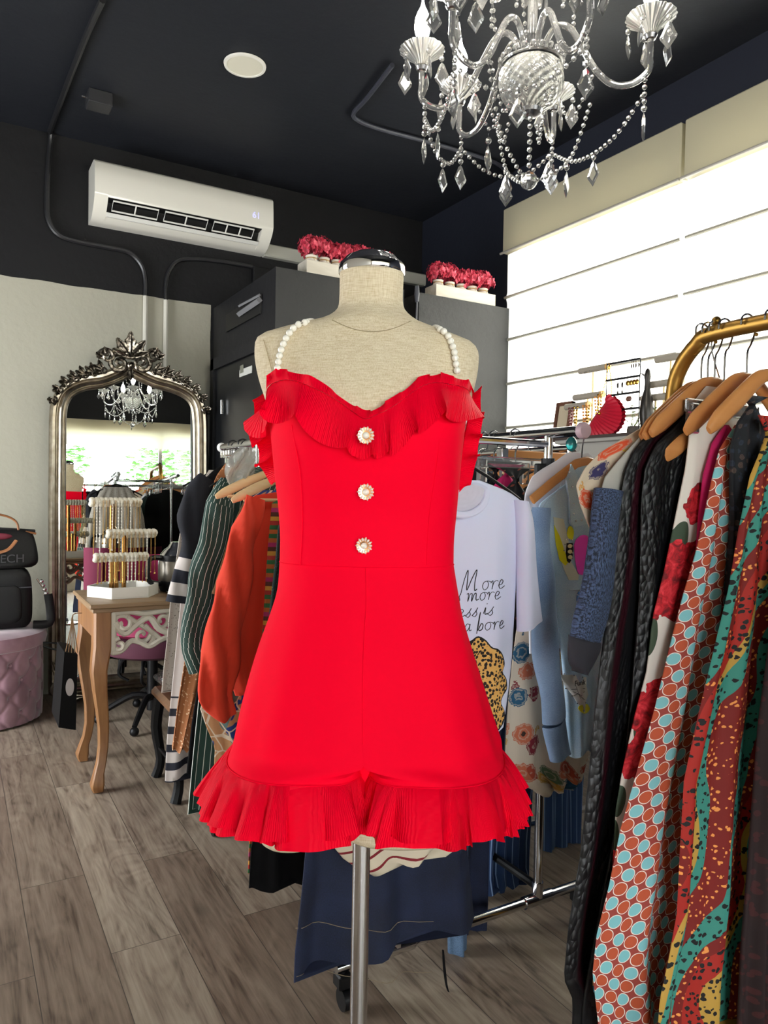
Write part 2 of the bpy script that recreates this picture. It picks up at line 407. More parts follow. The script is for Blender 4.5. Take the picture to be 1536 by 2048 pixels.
# outside: paving, trees, railings
single('pavement',bx((-6,-9,-.12),(8,YF-.2,-.02)),simple('pale paving','#b9b4aa',.8),'pale pavement outside the shop window','pavement',kind='structure')
LEAF=simple('sunlit leaves','#4f8a3a',.5)
def foliage(c,r,n,name,label,g):
    T=Thing(name,label,'tree',(c[0],c[1],-.02),g); mb=MB()
    for i in range(n):
        d=Vector((rnd.gauss(0,1),rnd.gauss(0,1),rnd.gauss(0,.7))); d=d/max(d.length,.3)*r*rnd.random()**.4; p=Vector(c)+d
        m=Matrix.Rotation(rnd.random()*6.28,3,'Z')@Matrix.Rotation(rnd.uniform(-1,1),3,'X'); s=rnd.uniform(.05,.11)
        q=[m@Vector(v)*s for v in ((-1,0,0),(0,-.4,.15),(1,0,0),(0,.4,.15))]; mb.add([p+v for v in q],[[0,1,2,3]])
    T.part('crown',mb,LEAF); T.part('trunk',MB().tube([(c[0],c[1],-.02),(c[0]+.05,c[1],c[2]*.6),(c[0],c[1],c[2])],[.1,.08,.04],8),simple('bark','#5a4a3c',.9))
foliage((-.3,-5.8,2.3),1.4,2600,'street_tree','leafy green tree beyond the shop window, reflected left in the mirror','trees outside the shop window')
foliage((3.1,-5.9,2.2),1.4,2600,'street_tree','leafy green tree beyond the shop window, reflected right in the mirror','trees outside the shop window')
fe=Thing('railing_fence','white metal railing outside the shop window, reflected in the mirror','fence',(1,-4.0,-.02)); mb=MB()
for k in range(26): x=-1+k*.16; mb.tube([(x,-4.0,-.02),(x,-4.0,1.75+.15*math.sin(k*.5))],.012,6)
fe.part('bars',mb,WFR); fe.part('top_rail',MB().tube([(-1,-4.0,1.55),(3.2,-4.0,1.55)],.02,6),WFR); fe.part('bottom_rail',MB().tube([(-1,-4.0,.25),(3.2,-4.0,.25)],.02,6),WFR)
# ---- partition blocks (fitting rooms)
PZ=2.425; PX=1.475
w=MB(); w.box((PX,3.70,0),(2.27,YB,PZ)); struct('wall_partition',w,[GREYP])
o=bpy.data.objects['wall_partition']; o.data.materials.append(DARKP)
for p in o.data.polygons:
    if p.normal.x<-.9: p.material_index=1
struct('wall_partition_right',bx((2.375,3.70,0),(3.055,YB,PZ)),GREYP)
struct('wall_partition_back',bx((2.27,4.5,0),(2.375,YB,PZ-.02)),DARKP)
# side door with label and handle on the dark side of the partition
def sideY(px,X=PX): return onX(px,900,X).y
yd1=sideY(440); yd0=3.78; zd=onX(440,742,PX).z
d=struct('door_1',bx((PX-.035,yd0,0.01),(PX-.001,yd1,zd),.004),simple('black door','#131416',.3))
ft=MB(); ft.box((PX-.05,yd1,0),(PX,yd1+.06,zd+.07)); ft.box((PX-.05,yd0-.06,zd),(PX,yd1+.06,zd+.07)); ft.box((PX-.05,yd0-.06,0),(PX,yd0,zd)); struct('trim_1',ft,DARKP)
a=onX(444,800,PX-.05); b=onX(444,828,PX-.05)
hd=MB().tube([a,b],.009,8); me=struct('door_handle',hd,CHROME,parent=d)
a=onX(478,758,PX-.04); b=onX(503,727,PX-.04); T=Thing('door_label','small white label stuck on the dark fitting room door','label',((a+b)/2))
T.part('card',bx((PX-.038,b.y,a.z+.01),(PX-.0355,a.y,b.z-.01)),simple('label card','#b9b9b2',.6)); 
T.part('print',bx((PX-.0388,a.y-.07,a.z+.03),(PX-.0381,a.y-.012,a.z+.075)),simple('label print','#6e6e60',.7))
# high recess painted as a black panel for its shade, with pale trim strip
a=onX(455,665,PX); b=onX(518,592,PX)
rc=struct('recess_shade',bx((PX-.012,3.9,a.z),(PX-.001,a.y,b.z)),simple('painted recess shade','#0a0a0b',.5))
st=MB(); p=onX(478,628,PX-.02); q=onX(519,600,PX-.02); st.tube([p,q],.018,4); p=onX(478,612,PX-.02); q=onX(519,590,PX-.02); st.tube([p,q],.008,4); struct('trim_3',st,simple('grey strip','#77777a',.4))
# curtain pull beside the gap
p=onY(834,572,3.69); q=onY(834,604,3.69)
T=Thing('cable_cleat','dark grey cable cleat on the edge of the partition gap','cable cleat',p)
T.part('cleat',MB().tube([p,(p+q)/2,q],[.018,.024,.016],10,flat=.5),simple('dark grey plastic','#4a4b50',.4)); T.part('cable',MB().tube([q,q-Vector((0.01,0,.5)),Vector((q.x-.012,q.y,.005))],.006,6),simple('dark grey plastic b','#3a3b40',.4))
# ================================================================= AIR CONDITIONER
def aircon():
    ACW=simple('glossy white plastic','#dedbd0',.18); ACD=simple('dark vent interior','#040405',.5); ACG=simple('light grey flap','#e2e1da',.3)
    x0=onY(177,400,YB).x; x1=onY(546,460,YB-.22).x; zt=onY(196,315,YB-.22).z; zb=onY(176,450,YB).z
    T=Thing('air_conditioner','white wall mounted air conditioner with open vent flaps high on dark wall','air conditioner',((x0+x1)/2,YB,zb))
    h=zt-zb
    prof=[(0,zt),(.17,zt),(.2,zt-.006),(.218,zt-.025),(.225,zt-.10),(.228,zt-h*.60),(.222,zt-h*.66),(.205,zt-h*.74),(.17,zt-h*.85),(.13,zt-h*.94),(.09,zb+.004),(.06,zb),(0,zb)]
    rec=prof[:7]+[(.150,zt-h*.68),(.115,zt-h*.82),(.13,zt-h*.93)]+prof[10:]
    def seg(xa,xb,pr,cap0,cap1):
        m=MB(); n=len(pr); vs=[(x,YB-d,z) for x in (xa,xb) for d,z in pr]; fs=[[i,(i+1)%n,n+(i+1)%n,n+i] for i in range(n)]
        if cap0: fs.append(list(range(n))[::-1])
        if cap1: fs.append([n+i for i in range(n)])
        return m.add(vs,fs)
    xa=x0+.075; xb=x1-.075; mb=MB()
    for m in (seg(x0,xa,prof,1,1),seg(xb,x1,prof,1,1),seg(xa,xb,rec,0,0)): mb.add(m.v,m.f,m.u)
    T.part('body',mb,ACW,smooth=40)
    v=MB(); n=3; q=[(.220,zt-h*.668),(.157,zt-h*.69),(.123,zt-h*.825),(.136,zt-h*.925)]
    v.add([(x,YB-d-.001,z) for x in (xa,xb) for d,z in q],[[i,i+1,5+i,4+i] for i in range(3)]); T.part('vent',v,ACD,smooth=0)
    for k in range(3):
        a=xa+.02+(xb-xa-.04)*k/3+.01; b=xa+.02+(xb-xa-.04)*(k+1)/3-.03
        def P(x,t): return Vector((x,YB-(.212-.052*t),zt-h*(.70+.125*t)))
        m=MB().tube([P(a,0),P(b,0),P(b,1),P(a,1)],.0055,6,closed=True)
        for q in ((a+b)/2,) if k<2 else ((a*2+b)/3,(a+2*b)/3): m.tube([P(q,0),P(q,1)],.0045,6)
        T.part('flap_frame',m,ACG)
    m=MB(); m.add([(x,YB-d,z) for x in (xa,xb) for d,z in ((.166,zt-h*.875),(.135,zt-h*.925),(.13,zt-h*.925),(.161,zt-h*.875))],[[0,1,5,4],[2,3,7,6],[3,0,4,7],[1,2,6,5],[0,3,2,1],[4,5,6,7]])
    T.part('louver',m,ACG,smooth=0)
    c=onY(513,431,YB-.229); M=Matrix.Translation(c)@Matrix(((1,0,0),(0,0,-1),(0,1,0))).to_4x4()
    em=NM('blue white display','#8f8fd0',.5); em.set('Emission Color',lin('#b9b9ff')); em.set('Emission Strength',.8)
    T.part('display',text_mb('61',.055,M,.0006),em.m)
    # trunking
    z=onY(600,503,YB-.05).z; 
    tr=Thing('cable_trunking','long grey white cable trunking running right from the air conditioner','trunking',(2.3,YB,z-.1))
    a=x1+.002; b=onY(855,560,YB-.05).x; zz=onY(856,553,YB-.05).z
    m=MB().box((a,YB-.06,zz-.075),(b,YB,zz+.01),.008); tr.part('cover',m,simple('trunking grey','#a3a196',.45))
    jb=Thing('bracket','small dark bracket under the air conditioner pipe','bracket',onY(515,545,YB-.04))
    p=onY(512,548,YB-.04); jb.part('plate',bx((p.x-.02,YB-.05,p.z-.06),(p.x+.09,YB,p.z+.05),.004),BLACK)
aircon()
# ---- conduits
def conduit(pts,lab,g='conduits on the far wall'):
    T=Thing('conduit',lab,'pipe',pts[-1],g); return T
CB=simple('black painted conduit','#1d1d1f',.35); CW=simple('cream painted conduit','#c4c1b5',.45)
yc=YB-.022
def wp(l): return [onY(x,y,yc) for x,y in l]
T=Thing('conduit','bent conduit from the ceiling left of the air conditioner down behind the mirror','pipe',onY(290,700,yc),'conduits on the far wall')
zc=CE-.02
up=wp([(102,274),(96,340),(94,400),(97,440),(118,470),(160,484),(215,495),(258,505),(283,530),(291,560),(291,592)])
up[0].z=zc
T.part('black_run',MB().tube([onZ(205,0,zc),onZ(165,90,zc),onZ(104,250,zc)]+up,.0145,8,sub=4),CB)
T.part('cream_run',MB().tube([up[-1],Vector((up[-1].x,yc,up[-1].z-.6)),Vector((up[-1].x,yc,.9))],.015,8),CW)
T=Thing('conduit','bent conduit running under the air conditioner then down right of the mirror crest','pipe',onY(333,700,yc),'conduits on the far wall')
up=wp([(505,534),(450,524),(390,518),(355,522),(337,545),(332,570),(332,600)])
T.part('black_run',MB().tube(up,.0135,8,sub=4),CB)
T.part('cream_run',MB().tube([up[-1],Vector((up[-1].x,yc,up[-1].z-.6)),Vector((up[-1].x,yc,.9))],.015,8),CW)
T=Thing('conduit','thin dark conduit across the ceiling beside the chandelier','pipe',onZ(800,200,zc))
T.part('run',MB().tube([onZ(785,130,zc),onZ(735,195,zc),onZ(708,225,zc),onZ(715,240,zc),onZ(760,258,zc),onZ(860,285,zc),onZ(990,325,zc),onZ(1022,360,zc)],.012,8,sub=5),simple('ceiling conduit','#34363f',.4))
# ---- downlight + junction box
c=onZ(490,128,CE); T=Thing('downlight','round white downlight in the dark ceiling','ceiling light',c-Vector((0,0,.02)))
T.part('trim_ring',MB().lathe([(.095,CE),(.102,CE-.004),(.1,CE-.012),(.088,CE-.013),(.086,CE-.006)],36,(c.x,c.y,0)),simple('white ring','#d6d4cc',.4))
T.part('lens',MB().lathe([(.0,CE-.010),(.087,CE-.010),(.087,CE)],36,(c.x,c.y,0)),simple('frosted lens','#c9c6b6',.5))
c=onZ(198,190,CE); T=Thing('junction_box','black junction box on the ceiling left of the downlight','junction box',c-Vector((0,0,.08)))
T.part('box',bx((c.x-.06,c.y-.06,CE-.07),(c.x+.06,c.y+.05,CE),.004),simple('black box','#232325',.5)); T.part('screw',MB().tube([(c.x-.085,c.y,CE-.03),(c.x-.06,c.y,CE-.03)],.005,6),CHROME)
# ================================================================= MANNEQUIN + ROMPER
D0=1.25; VH=Vector((_s,_c,0)); ZUP=Vector((0,0,1))
M0=at(735,985,D0); M0.z=0
def PU(px,py): p=at(px,py,D0); return (p-M0).dot(R0),p.z
def rows(tab):
    out=[]
    for py,xl,xr,b,*r in tab:
        ul,z=PU(xl,py); ur,_=PU(xr,py); out.append((PU((xl+xr)/2,py)[1],(ul+ur)/2,(ur-ul)/2,b,r[0] if r else 0))
    return sorted(out)
TORSO=rows([(545,679,808,.050,.02),(600,678,806,.049,.018),(620,674,811,.051,.016),(634,660,824,.056,.012),(645,640,838,.060,.008),(654,600,862,.062,.006),(664,562,890,.064,.004),(674,530,918,.066,.002),(684,516,941,.068),(700,512,954,.074),(727,513,955,.083,-.003),(768,522,948,.094,-.008),(810,536,936,.104,-.012),(870,551,921,.108,-.014),(950,558,914,.096,-.006),(1020,565,906,.086),(1125,566,902,.080),(1250,548,925,.095),(1400,525,945,.105),(1560,520,935,.105)])
def spow(v,e): return math.copysign(abs(v)**e,v)
def body_pt(tab,z,th,off=0,n=2.35):
    uc,a,b,vc=sinterp(tab,z); e=2/n
    return M0+R0*(uc+(a+off)*spow(math.cos(th),e))+VH*(vc-(b+off)*spow(math.sin(th),e))+ZUP*z
def inside(tab,p,off,n=2.35):
    q=p-M0; uc,a,b,vc=sinterp(tab,p.z); return (abs((q.dot(R0)-uc)/(a+off)))**n+(abs((q.dot(VH)-vc)/(b+off)))**n-1
def onbody(px,py,off=.004,tab=None):
    tab=tab or OUT; lo=None; t=D0-.2
    while t<D0+.02:
        if inside(tab,at(px,py,t),off)<0: lo=t; break
        t+=.003
    if lo is None: return at(px,py,D0)
    a,b=lo-.003,lo
    for _ in range(12):
        m=(a+b)/2
        if inside(tab,at(px,py,m),off)<0: b=m
        else: a=m
    return at(px,py,(a+b)/2)
def linen():
    m=NM('mannequin linen','#d3c2a2',.85); o,x,y,z=m.ob()
    a=m.noise(m.vec(m.m_('MULTIPLY',x,700.),m.m_('MULTIPLY',y,700.),m.m_('MULTIPLY',z,60.)),1,2); b=m.noise(m.vec(m.m_('MULTIPLY',x,60.),m.m_('MULTIPLY',y,60.),m.m_('MULTIPLY',z,700.)),1,2)
    h=m.m_('ADD',a,b); m.set('Base Color',m.ramp(m.m_('MULTIPLY',h,.5),[(.35,'#c2ae8c'),(.5,'#d3c3a5'),(.65,'#e0d3b9')])); m.bump(h,.35,.0015); return m.m
LINEN=linen()
mq=Thing('mannequin','headless linen dress form with chrome neck cap on a chrome pole','mannequin',M0+ZUP*0.001)
zt=TORSO[-1][0]; zb=TORSO[0][0]
mq.part('torso',MB().grid(lambda a,b:(body_pt(TORSO,zb+(zt-zb)*(b),2*PI*a),(a,b)),72,110,True,True,True),LINEN)
for xl,xr,yb in ((517,648,1674),(668,925,1668)):
    ul,z0=PU(xl,yb); ur,_=PU(xr,yb); cx=(ul+ur)/2; hw=(ur-ul)/2; z1=z0+.13
    def lf(a,b,cx=cx,hw=hw,z0=z0,z1=z1):
        th=2*PI*a; k=1 if b>.12 else (1-(1-b/.12)**2*.18); return M0+R0*(cx+hw*k*spow(math.cos(th),.8))+VH*(.0+.085*k*spow(math.sin(th),.8))+ZUP*(z0+(z1-z0)*b),(a,b)
    mq.part('leg_stump',MB().grid(lf,40,16,True,True,True),LINEN)
# neck seam
sp=[onbody(x,y,.0008,TORSO) for x,y in ((664,640),(690,652),(715,660),(742,663),(770,661),(795,654),(822,642))]
mq.part('seam',MB().tube(sp,.0007,5,sub=5),simple('seam shade','#9b8a6a',.9))
sp=[onbody(x,y,.0008,TORSO) for x,y in ((527,680),(533,700),(541,730),(550,765))]
mq.part('seam',MB().tube(sp,.0006,5,sub=4),simple('seam pale','#b09c78',.9))
def cap_z(py): return PU(742,py)[1]
cc=body_pt(TORSO,zt,0)*.5+body_pt(TORSO,zt,PI)*.5; cz0=zt-.002; hh=cap_z(508)-zt
capm=MB().lathe([(0,cz0),(.0555,cz0),(.0565,cz0+.002),(.0565,cz0+.014),(.055,cz0+.017),(.053,cz0+.0185),(.045,cz0+.028),(.030,cz0+.0355),(.012,cz0+.038),(0,cz0+.0383)],48,(cc.x,cc.y,0))
mq.part('neck_cap',capm,simple('mirror chrome','#e6e6ea',.04,1),label='polished chrome neck cap')
pc=at(722,1750,D0); pc.z=0
mq.part('pole',MB().lathe([(.0148,.03),(.0148,.78)],24,(pc.x,pc.y,0)),CHROME,label='chrome pole')
mq.part('base_plate',MB().lathe([(0,.0),(.17,.0),(.172,.004),(.165,.010),(.03,.02),(.022,.05),(.0149,.05)],40,(pc.x,pc.y,0.001)),CHROME)
# ---- romper
OUT=rows([(700,520,950,.078),(768,524,946,.100,-.008),(810,538,934,.112,-.014),(870,546,925,.116,-.016),(950,552,918,.104,-.008),(1020,558,913,.094),(1074,561,908,.089),(1125,560,907,.087)])
def redmat(name,pleat):
    m=NM(name,'#ff0020',.75 if not pleat else .55); u,x,y=m.uv(); 
    m.set('Base Color',(.90,.0,.022,1)); m.set('Specular IOR Level',.06)
    if pleat:
        s=m.m_('SINE',m.m_('MULTIPLY',m.m_('ADD',x,m.m_('MULTIPLY',m.noise(u,60,2),.004)),2600.)); s2=m.noise(m.vec(m.m_('MULTIPLY',x,400.),m.m_('MULTIPLY',y,40.)),1,2); m.bump(m.m_('ADD',m.m_('MULTIPLY',s,.5),s2),.6,.0012)
        m.translucent(None,(1,.0,.02,1),.12)
    else: m.bump(m.noise(u,1400,2),.12,.0008)
    return m.m
RED=redmat('red crepe',False); REDP=redmat('red pleated chiffon',True)
ro=Thing('romper','bright red ruffled romper with pearl straps worn by the dress form','romper',M0+ZUP*.70)
zw=PU(733,1125)[1]
TOPN=[(-.19,PU(0,800)[1]),(-.165,PU(0,778)[1]),(-.12,PU(0,776)[1]),(-.07,PU(0,800)[1]),(-.03,PU(0,825)[1]),(0,PU(0,846)[1]),(.03,PU(0,832)[1]),(.07,PU(0,800)[1]),(.11,PU(0,782)[1]),(.16,PU(0,782)[1]),(.19,PU(0,800)[1])]
def bod(a,b):
    th=2*PI*a; u=math.cos(th)*.185
    zt_=interp(TOPN,u)[0]-.012 if math.sin(th)>-.05 else PU(0,860)[1]
    zt_=zt_ if math.sin(th)>.0 else zt_
    z=zw+(zt_-zw)*b; p=body_pt(OUT,z,th); return p,(a*1.1,z)
bd=ro.part('bodice',MB().grid(bod,120,50,True),RED)
for l in (((583,850),(592,900),(600,950),(604,1020),(603,1080),(600,1130)),((880,845),(877,900),(869,960),(860,1020),(855,1080),(853,1130))):
    ro.part('seam',MB().tube([onbody(x,y,.0003) for x,y in l],.0007,5,sub=5),RED,parent=bd)
ro.part('waist_seam',MB().tube([body_pt(OUT,zw,2*PI*k/60,.0004) for k in range(60)],.0009,5,closed=True),RED)
SK=rows([(1125,560,907,.087),(1182,555,916,.096,-.002),(1232,540,925,.106,-.004),(1296,517,943,.119,-.006),(1373,493,966,.132,-.006),(1428,478,982,.140,-.006),(1480,466,998,.146,-.006),(1516,459,1008,.150,-.006)])
zh=PU(733,1512)[1]
def leg_pt(side,th,z,off=0):
    """th 0..2pi around one leg; side -1 left, +1 right"""
    uc,a,b,vc=sinterp(SK,z); t=(zw-z)/(zw-zh); w=max(0,min(1,(t-.90)/.10)); w=w*w*(3-2*w); a+=off;b+=off
    # big half section: outer arc from front centre around the side to the back centre, then the inner wall
    s=th/(2*PI)
    if s<.72:
        q=s/.72; an=PI*(q)-PI/2; P=Vector((a*spow(math.cos(an),.87),-b*spow(math.sin(-an),.87)))
        fold=.0035*t*t*math.sin(an*7+side)+.002*t*math.sin(an*13+1)
        P*=1+fold/.15
    else:
        q=(s-.72)/.28; an=0; yy=b*(1-2*q); P=Vector((.001,yy))
    an2=2*PI*((s/.72*.5+.75) if s<.72 else (.25+(s-.72)/.28*.5)); 
    ex=.85 if math.cos(an2)>0 else .38; Q=Vector((a*.5+a*.5*spow(math.cos(an2),ex),b*spow(math.sin(an2),.85 if ex>.5 else .5)))
    R=P*(1-w)+Q*w
    return M0+R0*(uc+side*R.x)+VH*(vc+R.y)+ZUP*z
for side,nm in ((-1,'left'),(1,'right')):
    def lg(a,b,side=side): z=zw+.002+(zh-zw)*b; return leg_pt(side,2*PI*a,z),(a*.9,z)
    m=MB().grid(lg,110,60,True); L=ro.part('leg',m,RED)
    for layer,(ln,fl,ph) in enumerate(((.066,.034,0.),(.079,.026,1.7))):
        zz=zh+.004
        def rf(a,b,side=side,ln=ln,fl=fl,ph=ph,layer=layer):
            th=2*PI*a; p=leg_pt(side,th,zh+.004,.0015-layer*.002); uc,aa,bb,vc=sinterp(SK,zh); ctr=M0+R0*(uc+side*aa*.5)+VH*vc; d=p-ctr; d.z=0; dn=d.normalized()
            tg=Vector((-dn.y,dn.x,0))
            ang=th*14+ph+1.9*math.sin(th*3+ph)+side; w=math.sin(ang)+.35*math.sin(ang*2.3+1)
            inner=max(0,min(1,((p-M0).dot(R0)*side-.0)/.04)) ; fb=b**.8
            f=fl*(.55+.45*inner)*fb*(1.0 if (p-M0).dot(VH)<0 else 1.5)
            amp=.013*fb*(.55+.45*inner)+.0012*math.sin(ang*3)
            q=p+dn*(f+amp*w)+tg*(.010*fb*math.cos(ang))-ZUP*(ln*b*(1+.05*math.sin(th*5+ph)+.35*max(0,1-abs((p-M0).dot(VH))/.12))-.004*math.sin(ang)*b)
            return q,(a*1.3,b*ln)
        ro.part('hem_ruffle',MB().grid(rf,360,14,True),REDP)
    ro.part('hem_seam',MB().tube([leg_pt(side,2*PI*k/90,zh+.005,.001) for k in range(90)],.0012,5,closed=True),RED,parent=L)
cs=[M0+R0*(sinterp(SK,z)[0]-.0)+VH*(sinterp(SK,z)[3]-sinterp(SK,z)[2]-.0006)+ZUP*z for z in [zw+(zh-zw)*k/12*.8 for k in range(13)]]
ro.part('center_seam',MB().tube(cs,.0007,5),RED)
gs=MB().grid(lambda a,b:(M0+R0*(sinterp(SK,zh)[0]+(a-.5)*.07)+VH*(sinterp(SK,zh)[3]-.104+.03*(1-math.sin(PI*a)))+ZUP*(zh+.045-.075*b),(a*.07,b*.07)),10,8); ro.part('gusset',gs,RED)
# neckline ruffle
TT=[(533,806),(535,776),(560,762),(590,762),(640,782),(682,806),(712,828),(731,838),(752,830),(778,818),(805,800),(838,776),(866,766),(895,768),(933,778),(946,800)]
BBt=[(521,858),(534,842),(556,838),(584,840),(628,870),(664,888),(700,906),(729,915),(756,912),(778,905),(812,884),(846,856),(868,842),(890,836),(925,836),(957,842)]
T3=[onbody(x,y,.003) for x,y in TT]; B3=[onbody(x,y,.011) for x,y in BBt]
N=len(TT)
def fall(a,b):
    p=cr(T3,a); q=cr(B3,a); tg=(cr(T3,min(1,a+.01))-cr(T3,max(0,a-.01))).normalized(); dn=(q-p); nn=tg.cross(dn).normalized()
    if nn.dot(VH)>0: nn=-nn
    side=min(1,abs(a-.5)*2); ang=2*PI*(8.4*a+.25*math.sin(a*11))+1.0
    fb=b**1.2; A=(.0055+.0075*side**1.5)*fb; w=math.sin(ang)
    calm=(1 if abs(a-.5)>.07 else .5)*min(1,(1-a)/.06+.15)
    return p.lerp(q,b)+nn*(.004*b+A*1.35*(w*.9+.6)*calm+.0006*b*math.sin(a*620))+tg*(.0145*(.45+.55*side)*fb*math.cos(ang)*calm)+ZUP*(.0075*fb*math.sin(ang+.6)*calm),(a*.62,b*.08)
rf=ro.part('neckline_ruffle',MB().grid(fall,420,16),REDP)
H3=[onbody(x,y,.004) for x,y in [(533,794),(535,748),(560,740),(590,743),(640,764),(680,790),(712,815),(731,821),(752,815),(774,804),(803,782),(838,757),(866,748),(895,750),(934,761),(948,784)]]
T3b=[onbody(x,y,.0035) for x,y in TT]
def head(a,b):
    p=cr(T3b,a); q=cr(H3,a); tg=(cr(T3b,min(1,a+.01))-cr(T3b,max(0,a-.01))).normalized(); ang=2*PI*(15*a+.7*math.sin(a*7)); fb=b
    nn=-VH
    return p.lerp(q,b)+nn*(.003+.005*fb*math.sin(ang))+tg*(.004*fb*math.cos(ang))+ZUP*(.0025*fb*math.sin(ang*.5)),(a*.62,b*.03+.5)
ro.part('neckline_header',MB().grid(head,300,6),REDP)
for T_,B_,lab in (([(535,776),(533,806),(538,840),(546,880),(552,920),(556,962)],[(508,790),(503,840),(494,874),(514,900),(512,936),(546,962)],0),([(946,786),(944,812),(936,850),(928,890),(922,930),(919,985)],[(962,775),(966,815),(966,858),(960,888),(956,925),(934,976)],1)):
    A3=[at(x,y,D0+.01+.004*i) for i,(x,y) in enumerate(T_)]; Bq=[at(x,y,D0-.02+.012*i) for i,(x,y) in enumerate(B_)]
    def sr(a,b,A3=A3,Bq=Bq,lab=lab):
        p=cr(A3,a); q=cr(Bq,a); tg=(cr(A3,min(1,a+.02))-cr(A3,max(0,a-.02))).normalized(); ang=2*PI*(4.2*a+.2*lab)
        return p.lerp(q,b)-VH*(.016*b*math.sin(ang)-.006)+tg*(.010*b*math.cos(ang)),(a*.25,b*.06)
    ro.part('armhole_ruffle',MB().grid(sr,140,12),REDP)
    def sr2(a,b,A3=A3,Bq=Bq,lab=lab):
        p=cr(A3,a)+VH*.035; q=cr(Bq,a)*.45+cr(A3,a)*.55+VH*.05; ang=2*PI*(3.3*a+.5)
        return p.lerp(q,b)-VH*(.012*b*math.sin(ang))+ZUP*(.010*b*math.cos(ang)),(a*.25,b*.06)
    ro.part('back_ruffle',MB().grid(sr2,100,10),REDP)
# pearl straps
PEARL=simple('ivory pearl','#f1ece0',.16,0,Coat_Weight=.5,Subsurface_Weight=.0)
pb=MB().ball((0,0,0),.0056,14,9).mesh('pearl',PEARL)
for pts in ([(555,736,0),(559,712,0),(566,690,.1),(577,668,.35),(592,652,.75),(610,645,1.15),(630,648,1.7)],[(914,741,0),(911,722,0),(908,702,.1),(902,684,.35),(893,668,.7),(880,659,1.1),(866,660,1.7)]):
    P=[]
    for x,y,k in pts:
        P.append(onbody(x,y,.0062,TORSO) if k<1.5 else at(x,y,D0+.025))
    P.append(P[-1]+VH*.05-ZUP*.03)
    s=ro.part('pearl_strap',MB().tube(P,.0009,5,sub=6),STEEL)
    fine,_=spline(P,30); d=0; last=fine[0]; ro.inst('pearl',pb,Matrix.Translation(last),s)
    for q in fine:
        if (q-last).length>.0102: ro.inst('pearl',pb,Matrix.Translation(q),s); last=q
# jewel buttons
GOLD=simple('rose gold','#e0a070',.2,1); CRY=simple('crystal petal','#f6e3dc',.08,.3,Coat_Weight=1.)
for (x,y) in ((731.5,871),(731.5,984),(728,1091)):
    c=onbody(x,y,.018 if y<900 else .003); n=(CAM-c); n.z*= .3 if y<900 else -.9; M=Matrix.Translation(c)@frame(n).to_4x4()
    m=MB().lathe([(0,-.002),(.0105,-.002),(.0125,0),(.0118,.002),(.007,.0015),(.004,.001)],28).xf(M)
    b=ro.part('jewel_button',m,GOLD,label='round gold button with crystals and a pearl')
    pt=MB()
    for k in range(14):
        a=2*PI*k/14; r=Matrix.Rotation(a,3,'Z'); pt.ball(r@Vector((.0100,0,.003)),.0021,8,5,(1.5,.8,.8),r)
        if k%2: pt.ball(r@Vector((.0125,0,.0015)),.0013,6,4)
    ro.part('crystal_petals',pt.xf(M),CRY,parent=b)
    ro.part('pearl_center',MB().ball((0,0,.0035),.0053,16,10).xf(M),PEARL,parent=b)
# ================================================================= CHANDELIER
def glassy():
    m=NM('cut crystal','#ffffff',.03,0,Transmission_Weight=.93,IOR=1.5); return m.m
CRYS=glassy(); CRYD=NM('ribbed glass','#f4f4f0',.10,0,Transmission_Weight=.8,IOR=1.4); CUPG=NM('fluted glass','#f4f4f0',.10,0,Transmission_Weight=.6,IOR=1.4); CUPG.bump(CUPG.m_('SINE',CUPG.m_('MULTIPLY',CUPG.uv()[1],432.)),.8,.004); CUPG=CUPG.m; CRYD.bump(CRYD.m_('ADD',CRYD.m_('SINE',CRYD.m_('MULTIPLY',CRYD.m_('ADD',CRYD.uv()[1],CRYD.uv()[2]),330.)),CRYD.m_('SINE',CRYD.m_('MULTIPLY',CRYD.m_('SUBTRACT',CRYD.uv()[1],CRYD.uv()[2]),330.))),.3,.003); CRYD=CRYD.m
CH=Vector((1.19,1.36,0)); CH=Vector(((at(1062,170,1.8)).x,(at(1062,170,1.8)).y,0))
zo=at(1062,170,1.8).z-2.23   # vertical offset so the bowl sits right
ch=Thing('chandelier','crystal chandelier with candle bulbs, fluted glass cups and bead swags','chandelier',CH+ZUP*(1.98+zo))
def cz(p): return Vector((p[0],p[1],p[2]+zo))
def cp(r,an,z): return CH+R0*(r*math.cos(an))+VH*(r*math.sin(an))+ZUP*(z+zo)
ch.part('ceiling_canopy',MB().lathe([(0,CE-.05),(.03,CE-.05),(.06,CE-.02),(.065,CE)],24,(CH.x,CH.y,0)),CHROME)
ch.part('hanging_rod',MB().tube([CH+ZUP*(2.75+zo),CH+ZUP*(CE-.04)],.006,8),CHROME)
ch.part('stem',MB().lathe([(.012,2.26),(.012,2.45),(.02,2.47),(.012,2.5),(.012,2.62),(.03,2.65),(.04,2.70),(.02,2.75),(.006,2.76)],16,(CH.x,CH.y,zo)),CRYS)
bowl=MB().lathe([(.012,2.165),(.03,2.168),(.042,2.175),(.062,2.19),(.074,2.21),(.079,2.235),(.077,2.258),(.068,2.272),(.064,2.272),(.073,2.25),(.070,2.22),(.05,2.19),(.02,2.178)],36,(CH.x,CH.y,zo),mod=lambda a,t:1+.012*math.sin(a*18))
ch.part('bowl',bowl,CRYD); ch.part('bowl_collar',MB().lathe([(0,2.155),(.014,2.155),(.026,2.160),(.030,2.168),(.012,2.172)],20,(CH.x,CH.y,zo)),simple('silver metal','#a8a8ac',.25,1))
ch.part('hub_plate',MB().lathe([(0,2.274),(.072,2.274),(.075,2.279),(.06,2.285),(0,2.286)],30,(CH.x,CH.y,zo)),CRYS)
rim=MB()
for k in range(22): rim.ball(cp(.074,2*PI*k/22,2.288),.0085,6,4)
ch.part('bowl_bead_ring',rim,CRYS)
